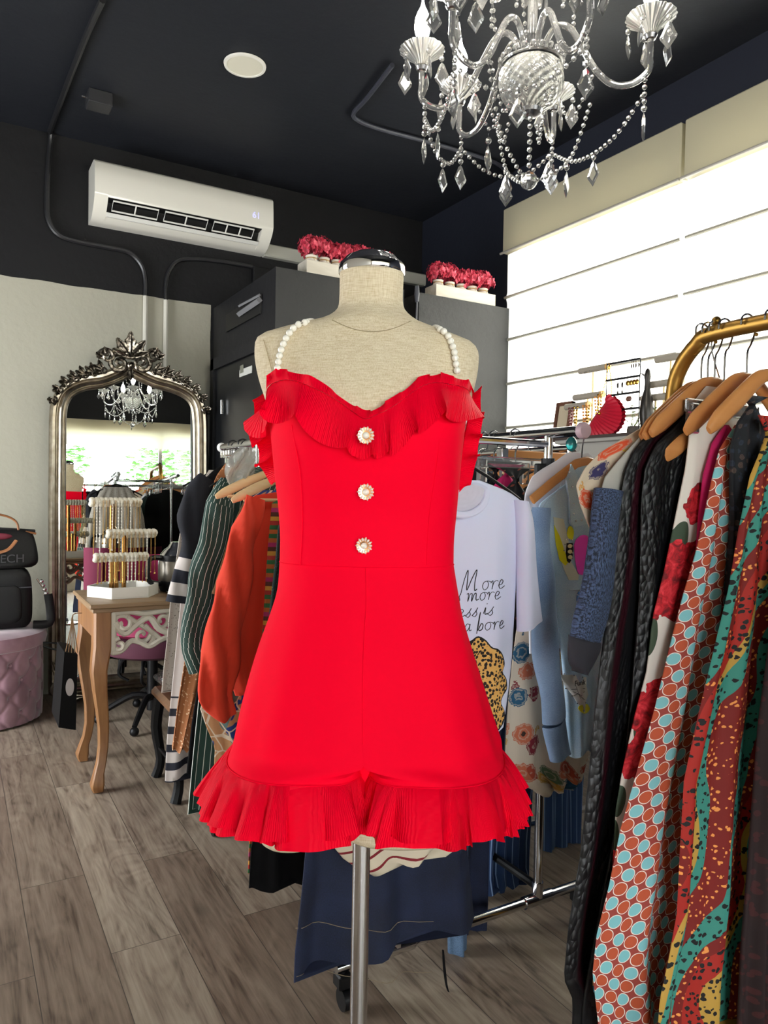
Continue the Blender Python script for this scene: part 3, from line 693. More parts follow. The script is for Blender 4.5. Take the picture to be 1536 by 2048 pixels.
def kite():
    m=MB(); out=[(0,0),(.006,-.006),(.012,-.021),(.0165,-.030),(.0145,-.036),(.009,-.043),(0,-.056)]
    prof=out+[(-x,z) for x,z in out[-2:0:-1]]; n=len(prof)
    c=Vector((0,0,-.030)); v=[]
    for y,s in ((.0032,.62),(0,1.),(-.0032,.62)): v+=[Vector((x*s,y,(z+.030)*s-.030)) for x,z in prof]
    f=[list(range(n)),[2*n+i for i in range(n)][::-1]]+[[r*n+i,(r+1)*n+i,(r+1)*n+(i+1)%n,r*n+(i+1)%n] for r in (0,1) for i in range(n)]
    m.add(v,f); m.ball((0,0,.0075),.0062,8,5); m.tube([(0,0,.013),(0,0,.021)],.0008,4); return m.mesh('pendant',CRYS,smooth=10)
KITE=kite()
def beads(pts,r,name='bead_swag',step=None):
    P,_=spline([Vector(p) for p in pts],16) if len(pts)>2 else ([Vector(pts[0]).lerp(Vector(pts[1]),k/40) for k in range(41)],0)
    m=MB(); last=None
    for q in P:
        if last is None or (q-last).length>(step or r*2.5): m.ball(q,r,8,5); last=q
    m.tube(P[::3]+[P[-1]],.0008,4); ch.part(name,m,CRYS,smooth=12)
def pend(p,az,s=1.,tilt=0):
    M=Matrix.Translation(p)@Matrix.Rotation(az,4,'Z')@Matrix.Rotation(tilt,4,'X')@Matrix.Diagonal((s*1.22,s*1.22,s*1.22,1)); return ch.inst('pendant',KITE,M)
bulbm=NM('lit bulb glass','#ffffff',.3); bulbm.set('Emission Color',(1,.93,.80,1)); bulbm.set('Emission Strength',210.); BULB=bulbm.m
CUPP=[(.010,-.030),(.015,-.031),(.018,-.024),(.024,-.016),(.036,-.006),(.049,.003),(.056,.008),(.054,.011),(.046,.006),(.034,-.002),(.020,-.012),(.012,-.020)]
cupmesh=MB().lathe(CUPP,96,(0,0,0),mod=lambda a,t:1+(.055*abs(math.sin(a*9))-.02)*min(1,max(0,min(t/.5,1)))).mesh('cup',CUPG,smooth=50)
capm_=MB().lathe([(.008,-.044),(.012,-.042),(.016,-.034),(.010,-.030)],16).mesh('cup_collar',simple('silver collar','#9a9a9e',.25,1))
sleeve=MB().lathe([(.0095,-.02),(.0095,.035),(.0085,.037),(0,.037)],14).mesh('candle_sleeve',simple('white candle sleeve','#e8e6dc',.4))
bulbmesh=MB().lathe([(.008,.030),(.011,.036),(.0175,.050),(.0205,.066),(.0185,.086),(.0115,.104),(.0055,.116),(.003,.126),(.002,.136),(0,.139)],18).mesh('bulb',BULB)
R=.272; angs=[math.radians(a) for a in (166,124,66,-17,-75,-140)]
for k,an in enumerate(angs):
    zc_=2.338
    arm=[cp(.028,an,2.285),cp(.035,an,2.33),cp(.06,an,2.362),cp(.09,an,2.350),cp(.12,an,2.30),cp(.15,an,2.245),cp(.19,an,2.205),cp(.235,an,2.20),cp(.27,an,2.225),cp(R,an,2.262),cp(R,an,zc_-.042)]
    A=ch.part('arm',MB().tube(arm,.0075,10,sub=4),CRYS)
    M=Matrix.Translation(cp(R,an,zc_))@Matrix.Diagonal((1,1,1,1))
    cu=ch.inst('cup',cupmesh,M,A); ch.inst('cup_collar',capm_,M,A); ch.inst('candle_sleeve',sleeve,M,A); ch.inst('bulb',bulbmesh,M,A)
    for j in range(5):
        a2=2*PI*j/5+k*.5; p=cp(R,an,zc_)+R0*(.050*math.cos(a2))+VH*(.050*math.sin(a2))-ZUP*(.020+.002*j); pend(p,a2+rnd.uniform(-1,1),rnd.uniform(.85,1.0),rnd.uniform(-.15,.15))
    # drop from the elbow
    e=cp(.262,an,2.205); beads([e,e-ZUP*.055],.0062,'bead_drop'); pend(e-ZUP*.075,an+1,1.0)
    an2=angs[(k+1)%6]; e2=cp(.262,an2,2.205)
    mid=(e+e2)/2; 
    if k!=3: beads([e-ZUP*.03,e.lerp(e2,.25)-ZUP*.085,mid-ZUP*.10,e.lerp(e2,.75)-ZUP*.085,e2-ZUP*.03],.0058); pend(mid-ZUP*.118,an+.5,.95)
    # inner drape from arm to bowl foot
    q=cp(.15,an,2.245); beads([q,cp(.10,an,2.135),cp(.075,an,2.17)],.005)
    t=cp(.045,an+.5,2.68); beads([t,cp(.10,an+.5,2.52),cp(.10,an+.3,2.36)],.0055,'upper_bead_strand')
b0=cp(0,0,2.15); beads([b0,cp(0,0,2.025)],.0066,'center_bead_drop',.0165)
ch.part('crystal_ball',MB().ball(cp(0,0,2.0),.0215,12,8),CRYS,smooth=5)
for an in (math.radians(225),math.radians(20),math.radians(110)): beads([cp(.17,an,2.215),cp(.12,an,2.08),cp(.055,an,2.02),cp(.02,an,2.005)],.0056,'lower_bead_swag')
for an,z in ((3.6,2.06),(5.2,2.02),(.5,2.05),(1.9,2.06)): pend(cp(.075 if z<2.05 else .12,an,z),an)
# small upper tier
for k in range(6):
    an=2*PI*k/6+.2; q=[cp(.02,an,2.52),cp(.05,an,2.56),cp(.10,an,2.49),cp(.13,an,2.50),cp(.135,an,2.53)]
    a=ch.part('upper_arm',MB().tube(q,.006,8,sub=4),CRYS); M=Matrix.Translation(cp(.135,an,2.57))@Matrix.Diagonal((.8,.8,.8,1)); ch.inst('cup',cupmesh,M,a)
    for j in range(3): a2=2*PI*j/3+k; pend(cp(.135,an,2.555)+R0*.04*math.cos(a2)+VH*.04*math.sin(a2),a2,.9)
# ================================================================= MIRROR
def mirror():
    yaw=math.radians(-3.3); tilt=math.radians(1.25)
    n=Vector((math.sin(yaw)*math.cos(tilt),-math.cos(yaw)*math.cos(tilt),math.sin(tilt)))
    O=Vector((.945,4.60,0)); fx=Vector((math.cos(yaw),math.sin(yaw),0)); fy=n.cross(fx); fy=fy if fy.z>0 else -fy
    def L(px,py,d=0):
        r=ray(px,py); t=(O-CAM).dot(n)/r.dot(n); p=CAM+r*t-O; return Vector((p.dot(fx),p.dot(fy),d))
    fr=Matrix((fx,fy,n)).transposed()
    def Wp(v): return O+fr@Vector(v)
    SIL=NM('antique silver leaf','#a79d8b',.3,1); o=SIL.ob()[0]; SIL.set('Base Color',SIL.ramp(SIL.noise(o,22,3,.5),[(.3,'#8d8373'),(.7,'#b3aa9b')])); SIL.bump(SIL.noise(o,60,2),.08,.002); SIL=SIL.m
    DKS=NM('dark antique silver','#5e564b',.3,1); o=DKS.ob()[0]; DKS.set('Base Color',DKS.ramp(DKS.noise(o,60,4,.6),[(.4,'#332d27'),(.62,'#a89f90')])); DKS=DKS.m
    T=Thing('floor_mirror','tall floor mirror in an ornate antique silver frame leaning on white wall','mirror',O)
    path=[L(*p) for p in ((116,1386),(116,1300),(116,1150),(116,1000),(117,880),(118,826),(125,798),(140,780),(168,768),(203,763),(234,752),(258,741),(282,751),(309,763),(344,773),(374,787),(391,807),(397,838),(398,900),(398,1000),(398,1150),(398,1300),(398,1378))]
    P,_=spline(path,5)
    prof=[(-.052,0),(-.052,.012),(-.046,.034),(-.034,.046),(-.020,.044),(-.013,.028),(-.008,.026),(-.002,.036),(.008,.042),(.016,.036),(.021,.022),(.026,.020),(.032,.024),(.038,.020),(.042,.008),(.042,0)]
    def sweep(P,prof,closed=False):
        m=MB(); n_=len(prof); vs=[];N=len(P)
        for i,p in enumerate(P):
            t=(P[min(i+1,N-1)]-P[max(i-1,0)]).normalized(); s=Vector((t.y,-t.x,0))
            for a,b in prof: vs.append(Wp(p+s*a+Vector((0,0,b))))
        fs=[[i*n_+k,i*n_+(k+1)%n_,(i+1)*n_+(k+1)%n_,(i+1)*n_+k] for i in range(N-1) for k in range(n_)]
        fs+=[list(range(n_))[::-1],[(N-1)*n_+k for k in range(n_)]]; return m.add(vs,fs)
    T.part('frame',sweep(P,prof),SIL,smooth=40)
    bl=L(98,1386); br=L(414,1378); T.part('bottom_rail',sweep([Vector((bl.x+.04,.075,0)),Vector((br.x-.04,.075,0))],prof),SIL,smooth=40)
    # glass
    inner=[(p.x,p.y) for p in P]; poly=[(inner[0][0],.07)]+inner+[(inner[-1][0],.07)]
    m=MB(); k=len(poly); m.add([Wp(Vector((x,y,.008))) for x,y in poly],[list(range(k))]); T.part('glass',m,NM('silvered mirror','#e8ece8',.0,1).m,smooth=0,label='silvered mirror glass reflecting the shop')
    m=MB(); m.prism([(x,y) for x,y in poly],.006,fr,Wp(Vector((0,0,-.008)))); T.part('backing',m,simple('mirror backing','#3b352d',.8),smooth=0)
    # ornaments
    def scroll(c,r,turns,a0,w,dirn=1,tail=None):
        pts=[];rs=[]
        if tail:
            for q in tail: pts.append(Vector(q)); rs.append(w*.6)
        K=22
        for i in range(K):
            t=i/(K-1); a=a0+dirn*turns*2*PI*t; rr=r*(1-t)**.8+.003; pts.append(Vector((c[0]+rr*math.cos(a),c[1]+rr*math.sin(a),.05+.02*t))); rs.append(w*(1-.4*t))
        return MB().tube([Wp(p) for p in pts],rs,7)
    def leaf(c,a,l,w,d=.05,curl=.02):
        """pointed acanthus leaf with a ridge"""
        m=MB(); ca,sa=math.cos(a),math.sin(a)
        def fn(u,v):
            x=l*v; hw=w*math.sin(PI*min(1,v*.9+.08))**.8*(1+.18*math.sin(v*22)); y=(u*2-1)*hw; z=d+.014*math.cos((u*2-1)*PI/2)+curl*v*v+.005*math.cos((u*2-1)*9)
            return Wp(Vector((c[0]+ca*x-sa*y,c[1]+sa*x+ca*y,z))),(u,v)
        m.grid(fn,8,12)
        def fb(u,v):
            p,q=fn(u,v); return p-n*.012,q
        m.grid(fb,8,4); return m
    cx,cy=L(258,742).x,L(258,742).y; px=cx-.01; pp=Wp  # crest
    cr_=MB()
    def addm(m): cr_.add(m.v,m.f,m.u)
    Z=lambda x,y:L(x,y)
    t=Z(258,716)
    for a,l,w in ((90,.15,.034),(90,.14,.026),(52,.13,.033),(128,.13,.033),(20,.11,.027),(160,.11,.027)): addm(leaf((t.x,t.y-.005),math.radians(a),l,w,.055))
    for s in (-1,1):
        q=Z(258+s*22,730); addm(scroll((q.x,q.y),.055,1.5,PI/2,.016,-s)); q=Z(258,714); addm(scroll((q.x+s*.012,q.y),.026,1.2,PI/2,.008,s))
        q=Z(258+s*46,716); addm(scroll((q.x,q.y),.044,1.3,0 if s>0 else PI,.014,s)); addm(leaf((q.x,q.y),math.radians(90-s*20),.055,.022)); addm(leaf((q.x+s*.02,q.y-.01),math.radians(90-s*60),.05,.02))
    addm(MB().ball(Wp(Vector((t.x,t.y-.055,.06))),.024,12,8)); addm(leaf((t.x,t.y-.06),-PI/2,.085,.022))
    T.part('crest',cr_,DKS,smooth=50,label='carved leaf crest in dark silver')
    for s,lst in ((-1,((205,742,160),(186,747,150),(168,751,165),(150,758,170),(133,767,180),(118,780,200),(107,800,230))),(1,((308,744,20),(328,751,30),(346,757,10),(364,766,5),(383,778,-10),(398,795,-30),(406,818,-50)))):
        g=MB()
        for i,(x,y,a) in enumerate(lst):
            q=L(x,y); 
            for da in (0,55*(-s),-50*(-s)):
                mm=leaf((q.x,q.y),math.radians(a+da*.8),.062-.004*i,.017,.04); g.add(mm.v,mm.f,mm.u)
            mm=scroll((q.x,q.y-.008),.018,1.1,PI/2,.006,s); g.add(mm.v,mm.f,mm.u)
        T.part('leaf_garland',g,DKS,smooth=50)
    for s,(x,y) in ((-1,(118,1388)),(1,(396,1380))):
        q=L(x,y); g=MB()
        mm=scroll((q.x,.075),.062,1.6,-PI/2 if s<0 else -PI/2,.016,-s); g.add(mm.v,mm.f,mm.u)
        for a in (95,110,70): mm=leaf((q.x-.0,.13),math.radians(a),.12,.02,.045); g.add(mm.v,mm.f,mm.u)
        mm=leaf((q.x,.03),0 if s<0 else PI,.14,.02,.045); g.add(mm.v,mm.f,mm.u)
        T.part('scroll_foot',g,SIL,smooth=50)
mirror()
# ================================================================= OTTOMAN + BAGS
VEL=NM('dusty pink velvet','#a97f8c',.75,0,Sheen_Weight=.6); VEL.set('Base Color',VEL.ramp(VEL.noise(VEL.ob()[0],7,3),[(.35,'#7f5b68'),(.65,'#a47e89')])); VEL.bump(VEL.noise(VEL.ob()[0],300,2),.1,.001); VEL=VEL.m
OC=Vector((.135,4.45,0)); OR=.305; OH=.485
ot=Thing('ottoman','round dusty pink button-tufted velvet ottoman by the white wall','ottoman',OC)
btn=[]
for r_ in range(4):
    for k in range(14): btn.append((2*PI*(k+.5*(r_%2))/14,.07+r_*.085))
def osurf(a,b):
    an=2*PI*a; z=.01+(OH-.10)*b; d=0
    for ba,bz in btn:
        da=abs((an-ba+PI)%(2*PI)-PI)*OR; q=math.hypot(da,z-bz); d=max(d,.020*math.exp(-(q/.022)**2))
    u=an/(2*PI/14); v=(z-.07)/.085
    g=min(abs(((u+v*.5)%1)-0),1-((u+v*.5)%1)); h=min((u-v*.5)%1,1-(u-v*.5)%1); cre=.006*(math.exp(-(g/.07)**2)+math.exp(-(h/.07)**2))
    r=OR-.006-d-cre+ .004*math.sin(PI*b); return OC+Vector((r*math.cos(an),r*math.sin(an),z)),(a,b)
ot.part('body',MB().grid(osurf,260,60,True,True,False),VEL,smooth=60)
bm=MB().ball((0,0,0),.009,8,5).mesh('tuft_button',VEL)
for ba,bz in btn: ot.inst('tuft_button',bm,Matrix.Translation(OC+Vector(((OR-.022)*math.cos(ba),(OR-.022)*math.sin(ba),bz))))
ot.part('lid',MB().lathe([(OR-.012,OH-.095),(OR+.008,OH-.085),(OR+.016,OH-.05),(OR+.008,OH-.018),(OR-.03,OH-.002),(OR-.12,OH+.004),(0,OH+.006)],64,OC),VEL)
ot.part('pull_loop',MB().tube([OC+Vector((OR*.95,-.12,OH-.08)),OC+Vector((OR+.06,-.14,OH-.09)),OC+Vector((OR+.05,-.14,OH-.12)),OC+Vector((OR*.95,-.12,OH-.10))],.005,6,sub=4),BLACK)
def rbox(c,sx,sy,sz,tap=.0,ex=.35,n=40,m=20,seed=0,top=1.,bul=0.03):
    """soft bag-like rounded box, base centre c"""
    c=Vector(c)
    def fn(a,b):
        an=2*PI*a; e=.3; t=b; k=(1-abs(2*t-1)**8*.12); w=1-tap*t+bul*math.sin(PI*t)
        return c+Vector((sx*k*w*spow(math.cos(an),ex),sy*k*w*spow(math.sin(an),ex)*(1-(1-top)*t),sz*t+.004*math.sin(an*3+seed)*math.sin(PI*t))),(a,b*sz)
    return MB().grid(fn,n,m,True,True,True)
LEA=NM('soft black leather','#050506',.5,0,Specular_IOR_Level=.3); LEA.bump(LEA.noise(LEA.ob()[0],60,4),.25,.002); LEA=LEA.m
TAN=simple('tan leather','#8a5a38',.4)
zO=OH+.008; bc=Vector((.155,4.38,zO+.004))
bp=Thing('backpack','black leather backpack with front pocket standing on the pink ottoman','bag',bc)
bp.part('body',rbox(bc,.215,.085,.31,.04,.3),LEA,smooth=50)
q=bc+Vector((-.03,-.086,.035)); bp.part('front_pocket',rbox(q+Vector((0,-.004,0)),.19,.022,.19,.02,.25),LEA)
bp.part('flap_seam',MB().tube([bc+Vector((-.2,-.094,.215)),bc+Vector((.21,-.094,.215))],.003,6),simple('dark grey piping','#3a3a40',.5))
ring=MB()
for k in range(4): ring.ball(bc+Vector((.262+.008*k,-.03,.235-.022*k)),.011,8,5,(1,.4,1))
ring.tube([bc+Vector((.24,-.03,.25)),bc+Vector((.295,-.03,.16))],.004,6); bp.part('strap_clasp',ring,CHROME)
bp.part('shoulder_strap',MB().tube([bc+Vector((.295,-.03,.165)),bc+Vector((.305,-.035,.09)),bc+Vector((.30,-.05,.012)),bc+Vector((.22,-.06,.010))],.022,8,flat=.25,sub=4,up=(0,1,0)),LEA)
hc=bc+Vector((-.005,0,.317))
hb=Thing('handbag','black canvas handbag with tan handles lying on top of the backpack','bag',hc)
hb.part('body',rbox(hc,.255,.10,.20,.14,.5,top=.45,seed=2),LEA,smooth=50)
hb.part('zip_panel',MB().tube([hc+Vector((-.2,0,.198)),hc+Vector((0,-.02,.205)),hc+Vector((.235,0,.188))],.022,8,flat=.4,sub=4),simple('black canvas','#1d1d20',.8))
hb.part('lining',MB().ball(hc+Vector((.06,-.055,.165)),.05,12,6,(1.3,.25,.35)),simple('burgundy lining','#6d2030',.7))
def strap(p,r,n_,lab): hb.part('handle',MB().tube([hc+Vector(q) for q in p],r,8,flat=.5,sub=6),TAN,label=lab)
strap([(-.08,-.01,.19),(-.05,-.01,.245),(.03,-.015,.278),(.10,-.015,.268),(.145,-.02,.238),(.155,-.025,.195)],.012,0,'tan leather handle')
strap([(-.06,-.09,.16),(-.02,-.118,.10),(.04,-.122,.085),(.10,-.118,.10),(.14,-.095,.145)],.012,0,'tan leather handle')
hb.part('tab',MB().tube([hc+Vector((.16,-.02,.195)),hc+Vector((.24,-.02,.175))],.012,8,flat=.5),TAN)
cM=Matrix.Translation(hc+Vector((.10,-.107,.05)))@Matrix(((1,0,0),(0,0,-1),(0,1,0))).to_4x4()
hb.part('raised_letters',text_mb('HECH',.06,cM,.001),simple('embossed black','#19191d',.35))
# ================================================================= SIDE TABLE
PINE=wood('honey pine','#9c7046','#7e5534',16,'z',.4); OAK=wood('limed oak top','#94795a','#7c6246',12,'x',.5)
WCARV=simple('white painted carving','#c9c3b4',.45)
tx0,tx1,ty0,ty1,tz=.475,1.22,3.12,3.60,.775
tb=Thing('side_table','wooden side table with cabriole legs and white carved apron','table',((tx0+tx1)/2,(ty0+ty1)/2,0))
m=MB().box((tx0,ty0,tz-.018),(tx1,ty1,tz),.004); m.box((tx0+.012,ty0+.012,tz-.036),(tx1-.012,ty1-.012,tz-.018),.003); tb.part('table_top',m,OAK)
def cableg(cx,cy,sx,sy):
    prof=[(tz-.036,0,.036),(.60,0,.036),(.56,.006,.034),(.50,.014,.031),(.42,.008,.027),(.34,-.002,.024),(.26,-.010,.021),(.18,-.010,.019),(.12,-.002,.0185),(.075,.010,.020),(.035,.016,.026),(.02,.016,.024),(.004,.012,.020)]
    m=MB(); vs=[]; 
    for z,o,r in prof:
        c=Vector((cx+sx*o,cy+sy*o,z)); vs+=[c+Vector((a*r,b*r,0)) for a,b in ((-1,-.75),(-.75,-1),(.75,-1),(1,-.75),(1,.75),(.75,1),(-.75,1),(-1,.75))]
    n_=8; fs=[[i*n_+(k+1)%n_,i*n_+k,(i+1)*n_+k,(i+1)*n_+(k+1)%n_] for i in range(len(prof)-1) for k in range(n_)]; fs+=[list(range(n_)),[(len(prof)-1)*n_+k for k in range(n_)][::-1]]
    return m.add(vs,fs)
for cx,cy,sx,sy in ((tx0+.055,ty0+.055,-1,-1),(tx0+.055,ty1-.055,-1,1),(tx1-.055,ty0+.055,1,-1),(tx1-.055,ty1-.055,1,1)): tb.part('leg',cableg(cx,cy,sx,sy),PINE)
tb.part('side_apron',bx((tx0+.02,ty0+.08,tz-.14),(tx0+.035,ty1-.08,tz-.037)),PINE)
ya=ty0+.03; ap=MB(); X0=tx0+.09; 
def S(pts,r=.009): ap.tube([Vector((X0+x,ya+.006*math.sin(i),tz-.04-z)) for i,(x,z) in enumerate(pts)],r,6,sub=4,flat=1.2)
def spir(cx,cz,r,a0,turn,w=.008):
    S([(cx+r*(1-t/9)*math.cos(a0+turn*2*PI*t/9),cz+r*(1-t/9)*math.sin(a0+turn*2*PI*t/9)) for t in range(9)],w)
for base in (0,.29):
    f=(lambda x:x) if base==0 else (lambda x:x)
    b=base
    spir(b+.045,.05,.042,PI,1.3); spir(b+.03,.135,.03,-PI/2,-1.3); spir(b+.20,.045,.04,PI,-1.4); spir(b+.12,.10,.035,0,1.2)
    S([(b+0,.005),(b+.07,.0),(b+.13,.012),(b+.2,.005),(b+.29,.0)],.011); S([(b+.0,.165),(b+.04,.16),(b+.075,.125),(b+.11,.13),(b+.15,.15),(b+.19,.13),(b+.23,.12),(b+.27,.14)],.010)
    S([(b+.01,.04),(b+.05,.09),(b+.10,.055),(b+.15,.03),(b+.19,.08),(b+.25,.10),(b+.29,.06)],.012); S([(b+.06,.02),(b+.10,.05),(b+.16,.09),(b+.20,.13)],.009); S([(b+.13,.06),(b+.17,.11),(b+.15,.15)],.009); S([(b+.22,.02),(b+.25,.05),(b+.29,.03)],.009)
    S([(b+.005,.0),(b+.005,.17)],.012)
tb.part('carved_apron',ap,WCARV,label='white carved scrollwork apron')
# tray
def prism_z(poly,z0,z1): return MB().prism(poly,z1-z0,None,(0,0,z0))
TRC=Vector((.655,3.36,tz)); hexp=[(TRC.x+x,TRC.y+y) for x,y in ((-.155,.0),(-.075,-.12),(.075,-.12),(.145,0),(.075,.12),(-.075,.12))]
tr=Thing('tray','white hexagonal tray under the necklace stand on the side table','tray',TRC); WTR=simple('white lacquer','#d9d6cd',.4)
tr.part('base',prism_z(hexp,tz+.001,tz+.006),WTR)
w=MB(); inner=[(TRC.x+(x-TRC.x)*.95,TRC.y+(y-TRC.y)*.93) for x,y in hexp]; n_=6; vs=[(x,y,tz+.0065) for x,y in hexp]+[(x,y,tz+.048) for x,y in hexp]+[(x,y,tz+.048) for x,y in inner]+[(x,y,tz+.0065) for x,y in inner]
w.add(vs,[[r*6+i,r*6+(i+1)%6,((r+1)%4)*6+(i+1)%6,((r+1)%4)*6+i] for r in range(4) for i in range(6)]); tr.part('rim',w,WTR,smooth=0)
# necklace stand
GOLDM=simple('brushed gold','#8f6636',.25,1); CHN=simple('fine gold chain','#cfa765',.25,1); BRAID=NM('white braided cord','#cfc8b6',.7); BRAID=BRAID.m
sc_=TRC+Vector((-.02,0,.0065)); ns=Thing('necklace_stand','gold necklace stand with three white braided bars full of necklaces','jewelry stand',sc_)
ns.part('pole',MB().tube([sc_+Vector((-.035,0,0)),sc_+Vector((-.035,0,.40))],.011,12),GOLDM); ns.part('pole',MB().tube([sc_+Vector((.01,-.03,0)),sc_+Vector((.01,-.03,.27))],.010,12),GOLDM); ns.part('pole',MB().tube([sc_+Vector((-.01,.03,0)),sc_+Vector((-.01,.03,.17))],.010,12),GOLDM)
bars=[]
for (x0,x1,z,y) in ((-.125,.085,.40,0),(-.06,.145,.265,-.03),(-.115,.105,.165,-.05)):
    b=MB(); K=11
    for k in range(K):
        x=x0+(x1-x0)*(k+.5)/K; 
        for s in (-1,1): b.ball(sc_+Vector((x,y-.006*s,z+.006*s)),.019,10,6,(.95,.9,.75),Matrix.Rotation(s*.7,3,'Y'))
    b.tube([sc_+Vector((x0,y,z)),sc_+Vector((x1,y,z))],.010,8); ns.part('braided_bar',b,BRAID); bars.append((x0,x1,z,y))
NKM=[MB() for _ in range(2)]
nk=[]
proto={}
for (x0,x1,z,y),cnt,ln in zip(bars,(16,12,14),((.17,.26),(.14,.20),(.10,.14))):
    for k in range(cnt):
        x=x0+.01+(x1-x0-.02)*k/(cnt-1); l=rnd.uniform(*ln); l=min(l,z-.055); kind=rnd.choice((0,0,1,2))
        p=sc_+Vector((x,y-.022,z+.008)); m=MB()
        m.tube([p+Vector((0,.02,.006)),p,p-Vector((0,0,l))],.0008,5); m.tube([p+Vector((.004,.02,.006)),p+Vector((.004,0,0)),p-Vector((-.002,0,l))],.0008,5)
        if kind==1: 
            for q in range(int(l/.014)): m.ball(p-Vector((0,0,.006+q*.014)),.0024,6,4)
        m.ball(p-Vector((0,0,l+.004)),.0045 if kind else .003,8,5)
        c=(CHN,PEARL,CHN)[kind]
        o=single('necklace',m,c,'necklace hanging from the white braided bars of the gold stand','necklace','necklaces on the gold stand')
# coffee maker
cm=Vector((.90,3.42,tz)); cf=Thing('coffee_maker','black and steel coffee maker at the back of the side table','coffee maker',cm)
cf.part('carafe_body',MB().lathe([(0,.0),(.075,.0),(.082,.012),(.084,.06),(.084,.15),(.078,.165),(.0,.165)],32,cm+Vector((0,0,.001))),BLACK)
cf.part('steel_band',MB().lathe([(.0845,.05),(.0865,.055),(.0865,.135),(.0845,.14)],32,cm),simple('brushed steel','#8b857c',.3,1)); cf.part('lid',MB().lathe([(.079,.166),(.06,.19),(.045,.20),(.03,.225),(0,.226)],28,cm),CHROME)
cf.part('handle',MB().tube([cm+Vector((-.078,-.02,.155)),cm+Vector((-.135,-.04,.15)),cm+Vector((-.14,-.04,.06)),cm+Vector((-.08,-.02,.035))],.012,8,sub=5),BLACK)
pp=Thing('folded_paper','folded white paper lying by the tray on the side table','paper',(.87,3.23,tz+.001)); pp.part('sheet',MB().grid(lambda a,b:(Vector((.81+.12*a,3.15+.11*b,tz+.002+.02*abs(a-.5)*2)),(a,b)),8,2),WTR)
# ---- black gift bag hanging from side of the table
gb=at(150,1330,3.45); c0=Vector((tx0-.045,ty0+.10,.33))
bg_=Thing('paper_bag','black paper gift bag with white oval sticker hanging on the table side','bag',Vector((c0.x,c0.y,.27)))
def bq(x,z,y=0): return Vector((c0.x+x,c0.y+y,z))
m=MB(); P4=[(-.035,.27),(.03,.25),(.035,.56),(-.015,.575)]
vs=[bq(x-.02,z,0) for x,z in P4]+[bq(x-.02,z,.24) for x,z in P4]; m.add(vs,[[0,1,2,3],[7,6,5,4],[0,3,7,4],[1,5,6,2],[0,4,5,1],[3,2,6,7]]); bg_.part('bag_body',m,simple('matt black paper','#040405',.8,0,Specular_IOR_Level=.15),smooth=0)
# the wide face looks toward -X and camera: sticker on front face
M=Matrix.Translation(bq(-.014,.43,-.001))@Matrix(((1,0,0),(0,0,-1),(0,1,0))).to_4x4()
st=MB().prism([(.016*math.cos(2*PI*k/28),.036*math.sin(2*PI*k/28)) for k in range(28)],.001); bg_.part('oval_sticker',st.xf(M),simple('pale sticker','#9a9594',.6))
h=MB()
for k in range(5): h.tube([bq(-.03+.012*k,.565,.02),bq(-.01+.004*k,.66,.03),bq(.0,.72,.03),bq(.035,.725,.03)],.002,5,sub=3)
bg_.part('twine_handle',h,simple('brown twine','#7d6347',.9))
# ---- swivel stool with burgundy seat behind table
sw=Vector((.93,4.02,0)); ch2=Thing('swivel_chair','burgundy and pink cushioned swivel chair with black curved base behind the table','chair',sw); BUR=simple('burgundy velvet','#4c1a2e',.8); 
ch2.part('seat',MB().lathe([(0,.37),(.22,.37),(.25,.385),(.255,.43),(.24,.46),(0,.47)],40,sw),BUR,smooth=50)
ch2.part('cushion',MB().lathe([(0,.471),(.20,.471),(.225,.49),(.22,.54),(.17,.56),(0,.565)],36,sw),simple('hot pink cushion','#8c1345',.7),label='hot pink cushion',smooth=50)
ch2.part('backrest',MB().grid(lambda a,b:(sw+Vector((.24*math.cos(PI*(.08+.84*a)),.24*math.sin(PI*(.08+.84*a)),.57+.30*b)),(a,b)),24,6).grid(lambda a,b:(sw+Vector((.255*math.cos(PI*(.08+.84*a)),.255*math.sin(PI*(.08+.84*a)),.57+.30*b)),(a,b)),24,6),simple('pink velvet','#8c1548',.8))
ch2.part('column',MB().tube([sw+Vector((0,0,.06)),sw+Vector((0,0,.37))],.028,12),BLACK)
for k in range(5):
    a=2*PI*k/5+.4; d=Vector((math.cos(a),math.sin(a),0)); L_=ch2.part('leg',MB().tube([sw+d*.02+ZUP*.13,sw+d*.10+ZUP*.14,sw+d*.2+ZUP*.09,sw+d*.27+ZUP*.05],[.02,.018,.016,.013],8,sub=3),BLACK)
    ch2.part('caster',MB().ball(sw+d*.27+ZUP*.025,.024,10,6,(1,1,1)),BLACK,parent=L_)
    ch2.part('curved_brace',MB().tube([sw+d*.03+ZUP*.36,sw+d*.14+ZUP*.34,sw+d*.17+ZUP*.26,sw+d*.12+ZUP*.22],.008,6,sub=4),BLACK)
# ---- black stool with brown seat
s0=Vector((.90,3.06,0)); stl=Thing('stool','small black stool with tan leather seat holding wrapped goods','stool',s0); BLW=simple('black painted wood','#08080a',.5,0,Specular_IOR_Level=.25)
stl.part('seat',MB().box((s0.x-.155,s0.y-.17,.345),(s0.x+.155,s0.y+.19,.39),.015),wood('worn tan leather','#7d5a3c','#5d4029',9,'x',.45))
for sx,sy in ((-1,-1),(1,-1),(-1,1),(1,1)):
    a=s0+Vector((sx*.125,sy*.15,0)); stl.part('leg',MB().tube([a+ZUP*.344,a+Vector((sx*.012,sy*.01,.22)),a+Vector((-sx*.006,0,.08)),a+Vector((sx*.01,sy*.01,.002))],[.026,.024,.020,.023],8,sub=3),BLW)
for sx in (-1,1): stl.part('side_stretcher',MB().tube([s0+Vector((sx*.125,-.15,.13)),s0+Vector((sx*.125,.15,.13))],.009,8),BLW)
stl.part('cross_stretcher',MB().tube([s0+Vector((-.125,.0,.13)),s0+Vector((.125,.0,.13))],.009,8),BLW)
